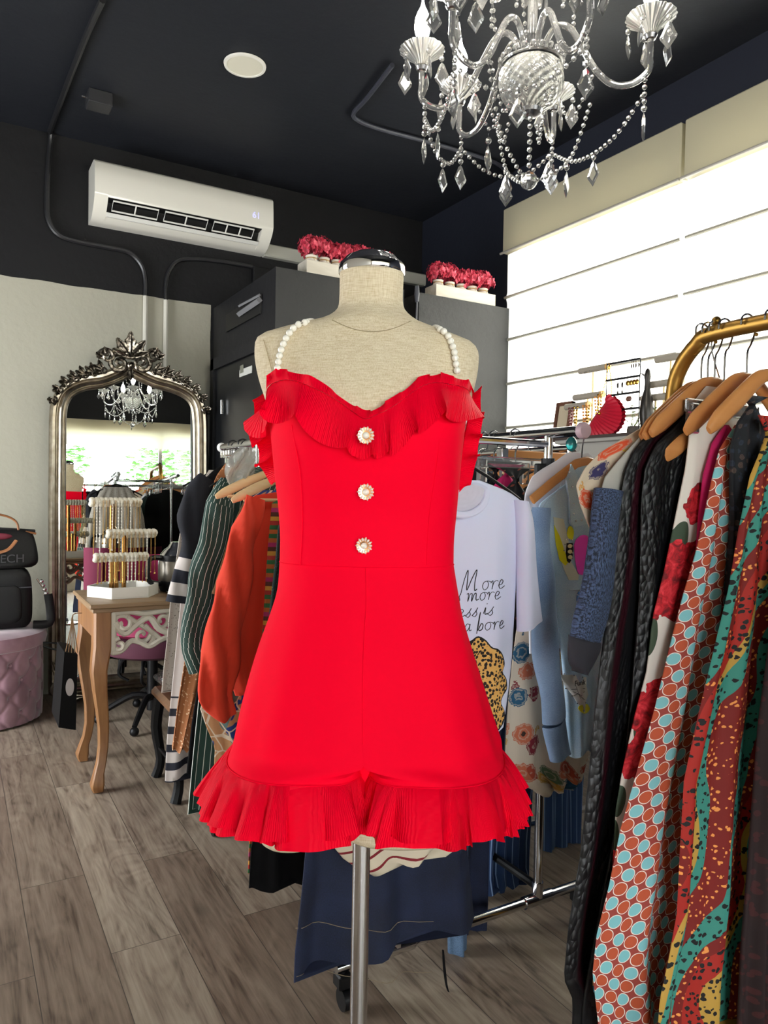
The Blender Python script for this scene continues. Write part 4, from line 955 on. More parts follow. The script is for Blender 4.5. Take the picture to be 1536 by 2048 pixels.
PLA=NM('clear plastic wrap','#ffffff',.05,0,Transmission_Weight=.97); PLA.bump(PLA.noise(PLA.ob()[0],25,4),.8,.02); PLA=PLA.m
pk=Vector((s0.x-.04,s0.y+.03,.391)); pg=Thing('wrapped_parcel','burgundy parcel in crinkled clear plastic on the small stool','parcel',pk); mm=MB()
def crump(c,r,s,seed): return MB().grid(lambda a,b:(Vector(c)+Vector((r*s[0]*math.sin(PI*b)*math.cos(2*PI*a),r*s[1]*math.sin(PI*b)*math.sin(2*PI*a),r*s[2]*(1-math.cos(PI*b))/2))*(1+.22*noise.noise(Vector((math.cos(2*PI*a)*2+seed,math.sin(2*PI*a)*2,b*5)))),(a,b)),26,16,True)
pg.part('contents',crump(pk+ZUP*.004,.085,(1,1,.9),1),simple('burgundy cloth','#7a1630',.7)); pg.part('plastic_wrap',crump(pk+ZUP*.001,.11,(1.05,1.05,1.05),4),PLA,smooth=10)
# ================================================================= CLOTHES: materials
def m_dots():
    m=NM('ring dot print','#9c3f34',.8); u,x,y=m.uv(); s=1/.029
    a=m.m_('ADD',m.m_('MULTIPLY',x,s),m.m_('MULTIPLY',y,s*.35)); b=m.m_('SUBTRACT',m.m_('MULTIPLY',y,s*.95),m.m_('MULTIPLY',x,s*.25))
    fa=m.m_('SUBTRACT',m.m_('FRACT',a),.5); fb=m.m_('SUBTRACT',m.m_('FRACT',b),.5)
    d=m.m_('SQRT',m.m_('ADD',m.m_('MULTIPLY',fa,fa),m.m_('MULTIPLY',fb,fb)))
    par=m.m_('FLOORED_MODULO',m.m_('ADD',m.m_('FLOOR',a),m.m_('FLOOR',b)),2.)
    dot=m.mix(par,'#7fc0c6','#b9512f'); navy=m.ss(m.m_('ADD',m.m_('MULTIPLY',y,-1.),m.m_('MULTIPLY',x,.9)),1.38,1.40)
    bgc=m.mix(navy,'#9a3f36','#15183c'); dot=m.mix(navy,dot,m.mix(par,'#c9c98a','#15183c'))
    c=m.mix(m.m_('LESS_THAN',d,.47),bgc,'#f2e2d6'); c=m.mix(m.m_('LESS_THAN',d,.415),c,dot); m.set('Base Color',c); m.bump(m.noise(u,900,2),.15,.001); return m.m
def m_leo():
    m=NM('animal patch print','#8e1f12',.75); u,x,y=m.uv()
    wv=m.m_('ADD',m.m_('MULTIPLY',x,5.2),m.m_('ADD',m.m_('MULTIPLY',m.noise(m.vec(m.m_('MULTIPLY',x,1.2),m.m_('MULTIPLY',y,.9)),2.6,1),1.9),m.m_('MULTIPLY',y,.8)))
    f=m.m_('FRACT',wv)
    r=m.n.new('ShaderNodeValToRGB'); r.color_ramp.interpolation='CONSTANT'; m.l.new(f,r.inputs[0]); e=r.color_ramp.elements
    while len(e)<6: e.new(.5)
    for i,(p,c) in enumerate(((0,'#7a130a'),(.27,'#388a7c'),(.50,'#7a130a'),(.62,'#a82013'),(.80,'#bd953f'),(.88,'#388a7c'))): e[i].position=p; e[i].color=lin(c)
    isred=m.m_('ADD',m.m_('LESS_THAN',f,.27),m.m_('MULTIPLY',m.m_('GREATER_THAN',f,.50),m.m_('LESS_THAN',f,.62)))
    nv=m.n.new('ShaderNodeVectorMath'); nv.operation='ADD'; m.l.new(u,nv.inputs[0]); nn=m.n.new('ShaderNodeTexNoise'); nn.inputs['Scale'].default_value=60; m.l.new(u,nn.inputs['Vector'])
    sc=m.n.new('ShaderNodeVectorMath'); sc.operation='SCALE'; sc.inputs[3].default_value=.012; m.l.new(nn.outputs['Color'],sc.inputs[0]); m.l.new(sc.outputs[0],nv.inputs[1])
    v1=m.vor(nv.outputs[0],88); s1=m.m_('LESS_THAN',v1,.30); v2=m.vor(nv.outputs[0],74); s2=m.m_('LESS_THAN',v2,.36)
    c=m.mix(m.m_('MULTIPLY',s1,isred),r.outputs[0],'#f29a4c'); c=m.mix(m.m_('MULTIPLY',s2,m.m_('SUBTRACT',1.,isred)),c,'#0c0c0c'); m.set('Base Color',c); m.bump(m.noise(u,900,2),.1,.001); return m.m
def m_roses():
    m=NM('rose print','#ddd5cb',.75); u,x,y=m.uv(); v=m.vor(u,5.2,.9); n=m.noise(u,16,3); d=m.m_('ADD',v,m.m_('MULTIPLY',m.m_('SUBTRACT',n,.5),.35))
    red=m.ramp(m.noise(u,34,4,.6,1.5),[(.35,'#6d0a12'),(.5,'#c01020'),(.65,'#e63a45')]); grn=m.m_('MULTIPLY',m.m_('LESS_THAN',m.vor(m.vec(m.m_('ADD',x,.5),m.m_('MULTIPLY',y,.6)),9),.28),1.)
    c=m.mix(grn,'#ddd5cb','#3a4a38'); c=m.mix(m.m_('LESS_THAN',d,.50),c,red); m.set('Base Color',c); return m.m
def m_floral(bg,cols,sc=14,nm='floral print',th=.42):
    m=NM(nm,bg,.8); u,x,y=m.uv(); v=m.n.new('ShaderNodeTexVoronoi'); m.l.new(u,v.inputs[0]); v.inputs['Scale'].default_value=sc
    q=m.n.new('ShaderNodeSeparateColor'); m.l.new(v.outputs['Color'],q.inputs[0]); r=m.n.new('ShaderNodeValToRGB'); r.color_ramp.interpolation='CONSTANT'; m.l.new(q.outputs[0],r.inputs[0]); e=r.color_ramp.elements
    while len(e)<len(cols): e.new(.5)
    for i,c in enumerate(cols): e[i].position=i/len(cols); e[i].color=lin(c)
    d=m.m_('ADD',v.outputs['Distance'],m.m_('MULTIPLY',m.m_('SUBTRACT',m.noise(u,sc*5,3),.5),.3))
    ring=m.m_('SINE',m.m_('MULTIPLY',d,34.)); col=m.mix(m.m_('MULTIPLY',m.ss(ring,.3,.9),.45),r.outputs[0],bg)
    c=m.mix(m.m_('LESS_THAN',d,th),bg,col); c=m.mix(m.m_('LESS_THAN',d,.1),c,'#3a2418'); m.set('Base Color',c); m.bump(m.noise(u,900,2),.1,.001); return m.m
def m_stripe(bg,fg,period,frac,nm='striped cloth',axis=0,rough=.8):
    m=NM(nm,bg,rough); u=m.uv(); f=m.m_('FRACT',m.m_('MULTIPLY',u[1+axis],1/period)); m.set('Base Color',m.mix(m.m_('LESS_THAN',f,frac),bg,fg)); m.bump(m.noise(u[0],700,2),.2,.001); return m.m
def m_leather(nm,c1,c2=None):
    m=NM(nm,c1,.42,0,Specular_IOR_Level=.35); u,x,y=m.uv(); v=m.vor(m.vec(x,m.m_('MULTIPLY',y,.55)),95,1.,'Distance'); b=m.noise(m.vec(m.m_('MULTIPLY',x,7.),m.m_('MULTIPLY',y,1.6)),2,2)
    m.bump(m.m_('MULTIPLY',v,m.ss(b,.35,.6)),.9,.006)
    if c2: m.set('Base Color',m.mix(m.ss(m.m_('SINE',m.m_('MULTIPLY',x,38.)),.75,.98),c1,c2))
    return m.m
def m_denim(nm,a,b,sc=300):
    m=NM(nm,a,.85); u,x,y=m.uv(); n=m.noise(m.vec(m.m_('MULTIPLY',x,1.6),y),sc,3); w=m.noise(u,8,3); m.set('Base Color',m.ramp(m.m_('ADD',m.m_('MULTIPLY',n,.45),m.m_('MULTIPLY',w,.55)),[(.38,a),(.62,b)])); m.bump(n,.25,.001); return m.m
def m_spots(bg,fg,sc,th,nm='spotted cloth'):
    m=NM(nm,bg,.8); u=m.uv()[0]; m.set('Base Color',m.mix(m.m_('LESS_THAN',m.vor(u,sc),th),bg,fg)); return m.m
def m_multi():
    m=NM('multicolour stripe','#a03020',.8); f=m.m_('FRACT',m.m_('MULTIPLY',m.uv()[2],9.)); r=m.n.new('ShaderNodeValToRGB'); r.color_ramp.interpolation='CONSTANT'; m.l.new(f,r.inputs[0]); e=r.color_ramp.elements
    cs=['#c0622a','#2f6b3c','#c0622a','#b02a68','#5a2a20','#d59a3a','#b0302a','#2f6b3c']
    while len(e)<len(cs): e.new(.5)
    for i,c in enumerate(cs): e[i].position=i/len(cs); e[i].color=lin(c)
    m.set('Base Color',r.outputs[0]); return m.m
def m_abs():
    m=NM('blue and tan abstract print','#1f3f9a',.7); u=m.uv()[0]; v=m.vor(u,16,.9,'Distance','DISTANCE_TO_EDGE'); n=m.noise(u,9,2,.5,1.2); c=m.mix(m.ss(n,.5,.51),'#16357f','#b98a5e'); c=m.mix(m.ss(m.noise(u,6,1,.5,2.),.60,.61),c,'#5d7a78'); m.set('Base Color',m.mix(m.m_('LESS_THAN',v,.035),c,'#d8c8b0')); return m.m
def m_wool():
    m=NM('heather wool','#3c4656',.95); u=m.uv()[0]; n=m.noise(u,260,3,.7); m.set('Base Color',m.ramp(n,[(.42,'#1a212e'),(.6,'#48597a')])); m.bump(n,.6,.002); return m.m
def m_sweater():
    m=NM('navy and cream stripes','#c9c0b8',.85); v=m.uv()[2]; f=m.m_('FRACT',m.m_('MULTIPLY',v,11.)); c=m.mix(m.m_('LESS_THAN',f,.5),'#c9bfb9','#10121f'); m.set('Base Color',m.mix(m.m_('LESS_THAN',v,.30),c,'#0d0e18')); return m.m
def m_lowstripe():
    m=NM('pale knit with navy hem stripes','#b3aaa3',.85); z=m.uv()[2]; f=m.m_('FRACT',m.m_('MULTIPLY',z,-15.)); low=m.m_('GREATER_THAN',z,.86); m.set('Base Color',m.mix(m.m_('MULTIPLY',m.m_('LESS_THAN',f,.42),low),'#b7aea8','#10121f')); return m.m
BLK=cloth('black cloth','#08080a',600,.2,Specular_IOR_Level=.2); WHT=cloth('white cotton','#d9d8e6',700,.15); 
# ================================================================= garment builder
FR={}
def garment(name,label,cat,Y,Xc,left,mat,T=.013,nf=4,amp=.012,group=None,right=None,tops=None,seg=(84,46),part='body',thing=None,lean=0.,world=None):
    """cloth hung in the plane y=Y (perpendicular to the rail). left: pixels traced on that plane -> real coordinates"""
    Lt=sorted([(z,Xc-x) for x,z in world]) if world else sorted([(onY(x,y,Y).z,onY(x,y,Y).x) for x,y in left]); 
    Rt=sorted([(onY(x,y,Y).z,onY(x,y,Y).x) for x,y in right]) if right else [(z,2*Xc-x) for z,x in Lt]
    z1=Lt[-1][0]; z0=Lt[0][0]
    if right: z1=max(z1,Rt[-1][0])
    ph=(Y*37)%6.28; H_=z1-z0
    def yoff(s,b,x,z): return amp*(b**.7)*math.sin(2*PI*nf*s+ph+.8*math.sin(3*b+ph))+.35*amp*b*math.sin(2*PI*nf*2.3*s+ph*2)+lean*b
    def fn(a,b):
        z=z1-H_*b; xl=interp(Lt,z)[0]; xr=interp(Rt,z)[0]; 
        th=2*PI*a; c=spow(math.cos(th),.8); s=(1-c)/2; x=xl+(xr-xl)*s; th_=T*(.45+.55*b)*(1 if b>.02 else .5)
        y=Y+yoff(s,b,x,z)-th_*spow(math.sin(th),.7)
        zz=z+(.010*math.sin(2*PI*nf*s+ph+1)*(b**6))
        uu=(x-xl)
        return Vector((x,y,zz)),(uu,z1-z)
    m=MB().grid(fn,seg[0],seg[1],True,True,True)
    G=thing or Thing(name,label,cat,(Xc,Y,z0),group)
    G.part(part,m,mat,smooth=70)
    def surf(x,z,off=.001):
        b=(z1-z)/H_; xl=interp(Lt,z)[0]; xr=interp(Rt,z)[0]; s=min(max((x-xl)/(xr-xl),0),1); c=1-2*s; th=math.acos(max(-1,min(1,spow(c,1/.8))))
        return Vector((x,Y+yoff(s,b,x,z)-T*(.45+.55*b)*spow(math.sin(th),.7)-off,z))
    G.surf=surf; G.z0=z0; G.z1=z1; G.Y=Y; G.px=lambda px,py,off=.001:(lambda p:surf(p.x,p.z,off))(onY(px,py,Y-T)); return G
def sleeve(G,pix,Y,rad,mat,name='sleeve',flat=.55,n=28,open_=True,fold=.010):
    pts=[onY(x,y,Y) for x,y in pix]; m=MB().tube(pts,rad,n,sub=5,flat=flat,up=(0,1,0),caps=not open_)
    if open_:
        m2=MB().tube(pts,[r*.93 for r in rad],n,sub=5,flat=flat,up=(0,1,0),caps=False); m2.f=[f[::-1] for f in m2.f]; m2.u=[u[::-1] for u in m2.u]; m.add(m2.v,m2.f,m2.u)
    for i,v in enumerate(m.v): v+=Vector((.003*math.sin(v.z*27+Y*9),.004*math.sin(v.z*38+v.x*21)-fold*abs(math.sin(v.x*46+v.z*5)),0))
    return G.part(name,m,mat,smooth=60)
def decal(G,cpx,outline,mat,name,off=.0015,rings=5,label=None,th=.0012):
    """flat patch laid on the garment front, given by traced pixels, with a thin real thickness"""
    c=onY(*cpx,G.Y-.013); P=[onY(x,y,G.Y-.013) for x,y in outline]; n=len(P); m=MB(); vs=[G.surf(c.x,c.z,off)]
    for r in range(1,rings+1):
        for p in P: q=c.lerp(p,r/rings); vs.append(G.surf(q.x,q.z,off))
    for p in P: vs.append(G.surf(p.x,p.z,off-th))
    uv=lambda i:(vs[i].x,vs[i].z)
    fs=[[0,1+i,1+(i+1)%n] for i in range(n)]+[[1+(r-1)*n+i,1+r*n+i,1+r*n+(i+1)%n,1+(r-1)*n+(i+1)%n] for r in range(1,rings+1) for i in range(n)]
    m.add(vs,fs,[[uv(i) for i in f] for f in fs]); return G.part(name,m,mat,smooth=60,label=label)
RZ=1.42; LX=.97; RX=1.44
def hanger(Y,Xc,zr,drop,half,kind='wood',label='',group=None,hh=.085,rr=1.):
    H_=Thing('hanger',label,'hanger',(Xc,Y,zr-drop-.1),group); r=.0024 if kind!='black' else .003
    t=zr-drop; hook=[(Xc-.020*rr,Y,zr+.000),(Xc-.0175*rr,Y,zr+.014*rr),(Xc,Y,zr+.021*rr),(Xc+.018*rr,Y,zr+.012*rr),(Xc+.020*rr,Y,zr-.008*rr),(Xc+.010*rr,Y,zr-.030*rr),(Xc+.0,Y,zr-.048*rr),(Xc,Y,t)]
    H_.part('hook',MB().tube(hook,r,6,sub=4),STEEL if kind!='black' else BLACK,label='bent steel hook' if kind!='black' else None)
    m=MB()
    if kind in('wood','pale','black'):
        rs=[.008*rr,.016*rr,.017*rr,.015*rr,.012*rr,.011*rr]; rs=rs if kind!='black' else [.004]*6; P=[(-half,-hh),(-half*.85,-hh*.80),(-half*.55,-hh*.45),(-half*.25,-.012),(-.02,0.002),(0,.004)]
        pts=[(Xc+x,Y,t+z) for x,z in P]+[(Xc-x,Y,t+z) for x,z in P[-2::-1]]; m.tube(pts,rs+rs[-2::-1],10,sub=4,flat=.45,up=(0,1,0))
        H_.part('shoulders',m,{'wood':HANGW,'pale':HANGL,'black':BLACK}[kind],smooth=60)
        if kind=='pale': H_.part('bar',MB().tube([(Xc-half*.8,Y,t-hh*.95),(Xc+half*.8,Y,t-hh*.95)],.0055,8),HANGL)
    else: # clip hanger
        m.box((Xc-half,Y-.005,t-.02),(Xc+half,Y+.005,t+.012),.003); H_.part('bar',m,HANGW if kind=='clipwood' else CLEARP)
        for s in (-1,1):
            c=Vector((Xc+s*half*.82,Y,t-.02)); H_.part('clip',MB().box(c+Vector((-.014,-.010,-.045)),c+Vector((.014,.010,.022)),.003).tube([c+Vector((-.012,-.012,.0)),c+Vector((.012,-.012,.0))],.003,6),CHROME if kind=='clipwood' else CLEARP)
    return H_
CLEARP=simple('clear plastic','#ffffff',.05,0,Transmission_Weight=.9,IOR=1.35)
# ================================================================= chrome double rack
def chrome_rack():
    T=Thing('clothes_rack','chrome double rail garment rack on casters behind the dress form','clothes rack',(1.2,2.1,0))
    for x in (LX,RX):
        y0=1.435 if x==RX else 1.34; T.part('rail',MB().tube([(x,y0,RZ),(x,3.0,RZ)],.0145,12),CHROME)
        for y in (1.56,2.58): T.part('post',MB().tube([(x,y,.10),(x,y,RZ-.005)],.0125,12),CHROME); 
        T.part('clamp',MB().tube([(x,1.56,1.29),(x,1.56,1.35)],.019,10).box((x-.045,1.55,1.30),(x+.05,1.57,1.335),.004),BLACK)
        T.part('rail_cap',MB().lathe([(0,-.012),(.018,-.012),(.0225,-.006),(.0225,.004),(.019,.010),(0,.011)],20).xf(Matrix.Translation((x,y0-.006,RZ))@Matrix.Rotation(PI/2,4,'X')),simple('pale pink plastic cap','#b9a0a8',.4) if x==RX else WFR)
    T.part('rail_cap',MB().ball((LX,3.01,RZ),.02,12,8),WFR,label='white plastic cap')
    for y in (1.56,2.58):
        T.part('base_bar',MB().tube([(.80,y,.10),(1.62,y,.10)],.0135,12),CHROME); 
        for x in (LX,RX): T.part('tee_joint',MB().tube([(x-.05,y,.10),(x+.05,y,.10)],.017,12).tube([(x,y,.105),(x,y,.15)],.016,10),CHROME)
        T.part('top_bar',MB().tube([(LX,y,RZ-.03),(RX,y,RZ-.03)],.010,10),CHROME)
        for x in (.82,1.60):
            c=T.part('caster_fork',MB().box((x-.018,y-.02,.05),(x+.018,y+.02,.085),.004).tube([(x,y,.08),(x,y,.1)],.008,8),BLACK)
            T.part('wheel',MB().tube([(x-.011,y-.012,.0265),(x+.011,y-.012,.0265)],.026,18),BLACK,parent=c)
    for x in (LX,RX): T.part('base_rail',MB().tube([(x,1.56,.135),(x,2.58,.135)],.0115,10),BLACK)
chrome_rack()
g='clothes hanging on the left rail of the chrome rack'
LBL='on the left chrome rail'
LACE=m_spots('#b9b0a6','#6d655e',120,.22,'white lace')
garment('dress','off white lace dress, farthest %s beside the mirror'%LBL,'dress',2.86,LX,[(418,940),(396,975),(372,1015),(358,1070),(350,1130),(340,1200),(332,1290),(326,1340),(322,1385)],LACE,group=g,nf=5)
garment('dress','pale knit dress with navy hem stripes, just behind the rust dotted dress','dress',2.80,LX,[(420,940),(392,1000),(374,1090),(362,1200),(352,1300),(342,1400),(334,1480),(330,1560)],m_lowstripe(),group=g,nf=4)
G=garment('sweater','black sweater with navy and cream striped cuff hanging near the mirror','sweater',2.745,LX,[(445,930),(428,940),(412,955),(405,1000),(405,1060),(410,1100)],BLK,group=g,nf=3); sleeve(G,[(412,955),(393,985),(384,1030),(388,1075),(380,1115),(370,1160),(362,1205)],2.735,[.03,.045,.055,.05,.045,.05,.058],m_sweater())
garment('dress','rust dress with small pale dots between black sweater and green striped dress','dress',2.69,LX,[(452,925),(430,955),(416,1020),(406,1080),(394,1150),(380,1240),(367,1330),(353,1420),(344,1500)],m_spots('#a5683d','#d8b48e',95,.28,'rust dotted cloth'),group=g,right=[(500,930),(500,1200),(480,1300),(440,1400),(400,1480),(370,1512)],nf=3)
garment('blouse','sheer nude lace blouse behind the green pinstriped dress','blouse',2.645,LX,[(470,940),(448,965),(436,1020),(424,1080),(414,1150),(406,1195)],m_spots('#a88f86','#8a7068',80,.3,'nude lace'),group=g)
garment('dress','long plain black dress %s behind the green pinstripes'%LBL,'dress',2.60,LX,[(480,960),(450,1050),(432,1150),(416,1250),(400,1350),(384,1450),(374,1548)],BLK,group=g)
PIN=m_stripe('#1c3a31','#d8dcd2',.020,.09,'green pinstripe'); PIN2=m_stripe('#131f1d','#d0d4cc',.020,.10,'dark green pinstripe')
G=garment('dress','dark green dress with white pinstripes and a hanging sleeve','dress',2.52,LX,[(520,933),(480,938),(462,952),(448,985),(442,1040),(432,1120),(420,1200),(406,1300),(396,1400),(384,1520),(374,1628)],PIN,group=g,nf=5)
sleeve(G,[(458,962),(441,1010),(425,1080),(405,1160),(390,1240),(388,1290),(400,1338)],2.50,[.035,.05,.052,.05,.046,.042,.045],PIN)
garment('blouse','tan short blouse between the green pinstripes and the blue print','blouse',2.45,LX,[(515,985),(488,1000),(466,1050),(448,1110),(430,1170),(424,1184)],cloth('tan crepe','#8a6a48'),group=g)
garment('dress','blue and tan abstract print dress beside the orange blouse','dress',2.40,LX,[(520,980),(490,1000),(478,1050),(464,1110),(446,1180),(434,1240),(424,1320),(414,1380),(402,1420),(412,1450),(432,1500),(428,1570)],m_abs(),group=g,nf=4)
ORG=cloth('orange crepe','#d8381c'); 
G=garment('blouse','bright orange blouse with a full gathered sleeve beside the red romper','blouse',2.30,LX,[(560,983),(515,985),(498,1005),(484,1060),(470,1120),(455,1190),(445,1260),(450,1330),(470,1385)],ORG,group=g,nf=3)
sleeve(G,[(508,995),(488,1060),(468,1150),(450,1240),(436,1320),(430,1385),(455,1432)],2.26,[.03,.044,.052,.060,.062,.058,.026],ORG,flat=.5,fold=.026)
garment('dress','multicolour horizontally striped dress partly behind the romper','dress',2.22,LX,[(575,990),(545,995),(540,1050),(536,1100),(530,1200),(520,1400),(505,1600),(497,1755)],m_multi(),group=g)
SEQ=m_spots('#0c2320','#9fd0c4',260,.12,'green sequins'); garment('dress','dark green sequin dress peeking out left of the romper','dress',2.16,LX,[(585,1000),(556,1050),(550,1120),(540,1200),(530,1300),(520,1400),(512,1500),(508,1640)],SEQ,group=g)
garment('skirt','black skirt whose hem shows low behind the romper','skirt',2.05,LX,[(600,1010),(570,1300),(530,1600),(504,1700),(499,1785)],BLK,group=g)
CRB=m_stripe('#d3c6ae','#7d1522',.027,.2,'cream with burgundy stripes',1)
garment('blouse','cream linen blouse with burgundy stripes showing under the romper','blouse',1.455,1.0,[(700,1000),(670,1300),(655,1560),(650,1640),(656,1676),(690,1716),(745,1742)],CRB,group=g,right=[(840,1000),(860,1300),(900,1500),(955,1600),(960,1652),(880,1708),(800,1738)],nf=2,amp=.006)
DEN=m_denim('dark denim','#0e1428','#1b2542'); LDEN=m_denim('mid denim','#3a4f6a','#5b7592')
G=garment('skirt','long dark blue denim skirt with stitched seams below the romper','skirt',1.50,.96,[(660,1200),(625,1500),(607,1700),(598,1800),(586,1900),(583,1958)],DEN,group=g,right=[(900,1200),(930,1500),(935,1700),(945,1800),(952,1880),(958,1935)],nf=2,amp=.022,seg=(120,50))
for yy in (1857,1952): G.part('stitching',MB().tube([G.px(x,yy-.0012*(x-590)*(x-590)*(.10 if yy<1900 else .0)+(0 if yy<1900 else 0),.001) for x in range(592,880,14)],.0008,4),simple('tan thread','#8a7a64',.8))
garment('jeans','mid blue denim piece hanging behind the dark denim skirt','jeans',1.60,1.10,[(905,1300),(900,1600),(898,1760),(900,1926)],LDEN,right=[(940,1300),(940,1700),(937,1915)],group=g,nf=1)
garment('skirt','navy denim skirt hanging right of the long denim skirt under the romper','skirt',1.66,1.14,[(940,1200),(930,1600),(925,1800),(930,1938)],DEN,right=[(960,1200),(975,1600),(970,1800),(962,1945)],group=g,nf=1)
st_=MB().tube([onY(886,1900,1.49),onY(889,1940,1.48),onY(894,1975,1.48),onY(905,2003,1.48)],[.004,.006,.005,.002],6,sub=4,flat=.3); single('belt_strap',st_,BLK,'thin black tie strap dangling below the denim skirt','strap')
# hangers left
gh='hangers on the left chrome rail'
hanger(2.86,LX,RZ,.08,.20,'black','black slim hanger of the off white lace dress nearest the mirror',gh); hanger(2.745,LX,RZ,.08,.21,'black','black slim hanger holding the black sweater',gh)
hanger(2.52,LX,RZ,.08,.20,'black','black hanger inside the green pinstriped dress',gh)
hanger(2.43,LX,RZ,.115,.205,'pale','pale wooden hanger farther of the two above the orange blouse',gh); hanger(2.28,LX,RZ,.125,.20,'pale','pale wooden hanger nearest the romper above the orange blouse',gh)
hanger(2.60,LX,RZ,.06,.12,'clear','clear clip hanger on the left chrome rail by the plastic bag',gh)
pb_=Thing('plastic_cover','crumpled translucent plastic garment cover beside the pinstriped dress','garment cover',(LX,2.46,1.18)); PV=NM('milky plastic','#d8d6cc',.25,0,Transmission_Weight=.55,Alpha=.75); PV.bump(PV.noise(PV.ob()[0],22,4),.8,.02)
Lq=[(505,893),(520,905),(518,925),(512,945),(505,975)]; Lp=[(478,895),(458,920),(448,945),(452,962),(466,978)]; pb_.part('sheet',MB().grid(lambda a,b:(cr([onY(x,y,2.44) for x,y in Lp],b).lerp(cr([onY(x,y,2.44) for x,y in Lq],b),a)+Vector((0,.015*math.sin(a*9+b*7),0)),(a,b)),20,24),PV.m)
ck=Thing('clip_tag','clear plastic size clips lined up on the far end of the left rail','clip',(LX,2.95,1.38))
for k in range(6): ck.part('clip',bx((LX-.015+.0,2.80+.032*k,1.375),(LX+.012,2.822+.032*k,1.405),.002),CLEARP)
# ================================================================= right rail
g='clothes hanging on the right rail of the chrome rack'; MAG=cloth('magenta cloth','#c2155f')
RB='on the right chrome rail'
BX=1.97
T=Thing('clothes_rack','chrome rail rack beyond the double rack, close to the side window','clothes rack',(BX,2.6,0))
T.part('rail',MB().tube([(BX,1.98,RZ),(BX,3.35,RZ)],.0135,12),CHROME)
for y in (2.02,3.3): T.part('post',MB().tube([(BX,y,.06),(BX,y,RZ)],.0125,10),CHROME); T.part('foot',MB().tube([(BX-.22,y,.05),(BX+.22,y,.05)],.0125,10),CHROME)
SH=[(.05,1.335),(.10,1.325),(.16,1.30),(.205,1.26),(.225,1.20),(.23,1.05),(.24,.85),(.25,.62)]
gb='clothes on the window side rack'
farl=[(3.2,'coat','black coat farthest on the window side rack','coat',BLK),(3.03,'shirt','off white shirt far along the window side rack','shirt',cloth('off white','#b9b3a6')),(2.86,'coat','dark grey coat halfway along the window side rack','coat',cloth('dark grey','#26262b')),(2.7,'jeans','blue striped denim on the window side rack','jeans',m_stripe('#26364f','#7088a8',.03,.12,'striped denim',1)),(2.55,'top','plain black top in front of striped denim on the window side rack','top',BLK),(2.42,'top','magenta pink top between black clothes on the window side rack','top',MAG),(2.29,'dress','black dress with small rust flowers on the window side rack','dress',m_spots('#0b0b0e','#7d3a2c',45,.22,'black floral')),(2.17,'jacket','plain black jacket nearest on the window side rack','jacket',BLK)]
for i,(Y,nm,lb,ct,mt) in enumerate(farl):
    k=rnd.uniform(.94,1.05); garment(nm,lb,ct,Y,BX,None,mt,group=gb,nf=3,seg=(60,24),world=[(x*k,z) for x,z in SH])
for k in range(11): hanger(2.12+.105*k,BX,RZ,.075,.18,'clipwood' if k in (4,7) else 'wood','wooden hanger with clips on the window side rack, %s'%('nearer one' if k==4 else 'farther one') if k in (4,7) else 'wooden hanger among the clothes on the window side rack','hangers on the window side rack')
for i,(Y,nm,lb,ct,mt) in enumerate([(2.4,'coat','long black coat far along the right chrome rail','coat',BLK),(2.1,'dress','dark green dress halfway along the right chrome rail','dress',cloth('bottle green','#10251f')),(1.9,'coat','charcoal coat behind the pinstriped trousers on the right rail','coat',cloth('charcoal','#1e1e22'))]):
    garment(nm,lb,ct,Y,RX,None,mt,group='clothes hanging on the right rail of the chrome rack',nf=3,seg=(60,24),world=[(x*.9,z-.01) for x,z in SH[:-1]]+[(.22,.45)])
g2='hangers along the right chrome rail'
for k in range(12):
    Y=1.70+.1*k; kind='clipwood' if k in (3,6) else 'clear'; 
    if kind=='clear': hanger(Y,RX,RZ,.075,.15,kind,'clear hanger with clips in the dense row on the right chrome rail',g2)
    else: hanger(Y,RX,RZ,.095,.17,kind,'wooden clip hanger with chrome clips on the right rail, %s'%('nearer one' if k==3 else 'farther one'),g2)
for Y,nm,lb,mt,px_ in ((1.84,'jeans','blue striped jeans clipped to the wooden bar on the right chrome rail',m_stripe('#26364f','#7088a8',.022,.12,'striped denim b',1),[(1020,918),(985,921),(976,930),(972,1000),(970,1300)]),
    (1.79,'coat','black knit coat under the rail behind the magenta cardigan',BLK,[(1045,925),(1005,934),(984,950),(972,985),(968,1300)]),(1.74,'cardigan','magenta cardigan edge curving under the right chrome rail',MAG,[(1050,930),(1020,941),(1000,954),(988,972),(978,1010),(974,1300)]),
    (1.70,'dress','black dress with rust flowers just behind the white T-shirt shoulder',m_spots('#0b0b0e','#7d3a2c',45,.22,'black rust floral'),[(1060,938),(1035,956),(1012,975),(1000,1000),(994,1300)])):
    garment(nm,lb,nm,Y,RX,px_,mt,group=g,nf=2,seg=(60,24))
wb=Thing('hanger','wooden bar hanger with a chrome clip on the right chrome rail above the striped jeans','hanger',onY(1040,912,1.85)); a=onY(1003,909,1.85); wb.part('bar',bx((a.x,1.845,a.z-.016),(a.x+.30,1.855,a.z+.016),.003),HANGW); wb.part('clip',bx((a.x-.012,1.832,a.z-.05),(a.x+.016,1.862,a.z+.02),.003),CHROME); wb.part('hook',MB().tube([(RX-.02,1.85,RZ),(RX,1.85,RZ+.021),(RX+.018,1.85,RZ+.004),(RX+.01,1.85,RZ-.03),(RX,1.85,a.z+.015)],.0024,6,sub=4),STEEL)
garment('shirt','white shirt %s behind the studded denim jacket'%RB,'shirt',1.475,1.47,[(1135,905),(1112,922),(1080,940),(1062,955),(1050,985),(1046,1020),(1050,1080),(1055,1300)],cloth('white poplin','#e3e3ea'),group=g,nf=2)
PS=m_stripe('#1f3a63','#7d97bb',.018,.10,'blue pinstripe denim')
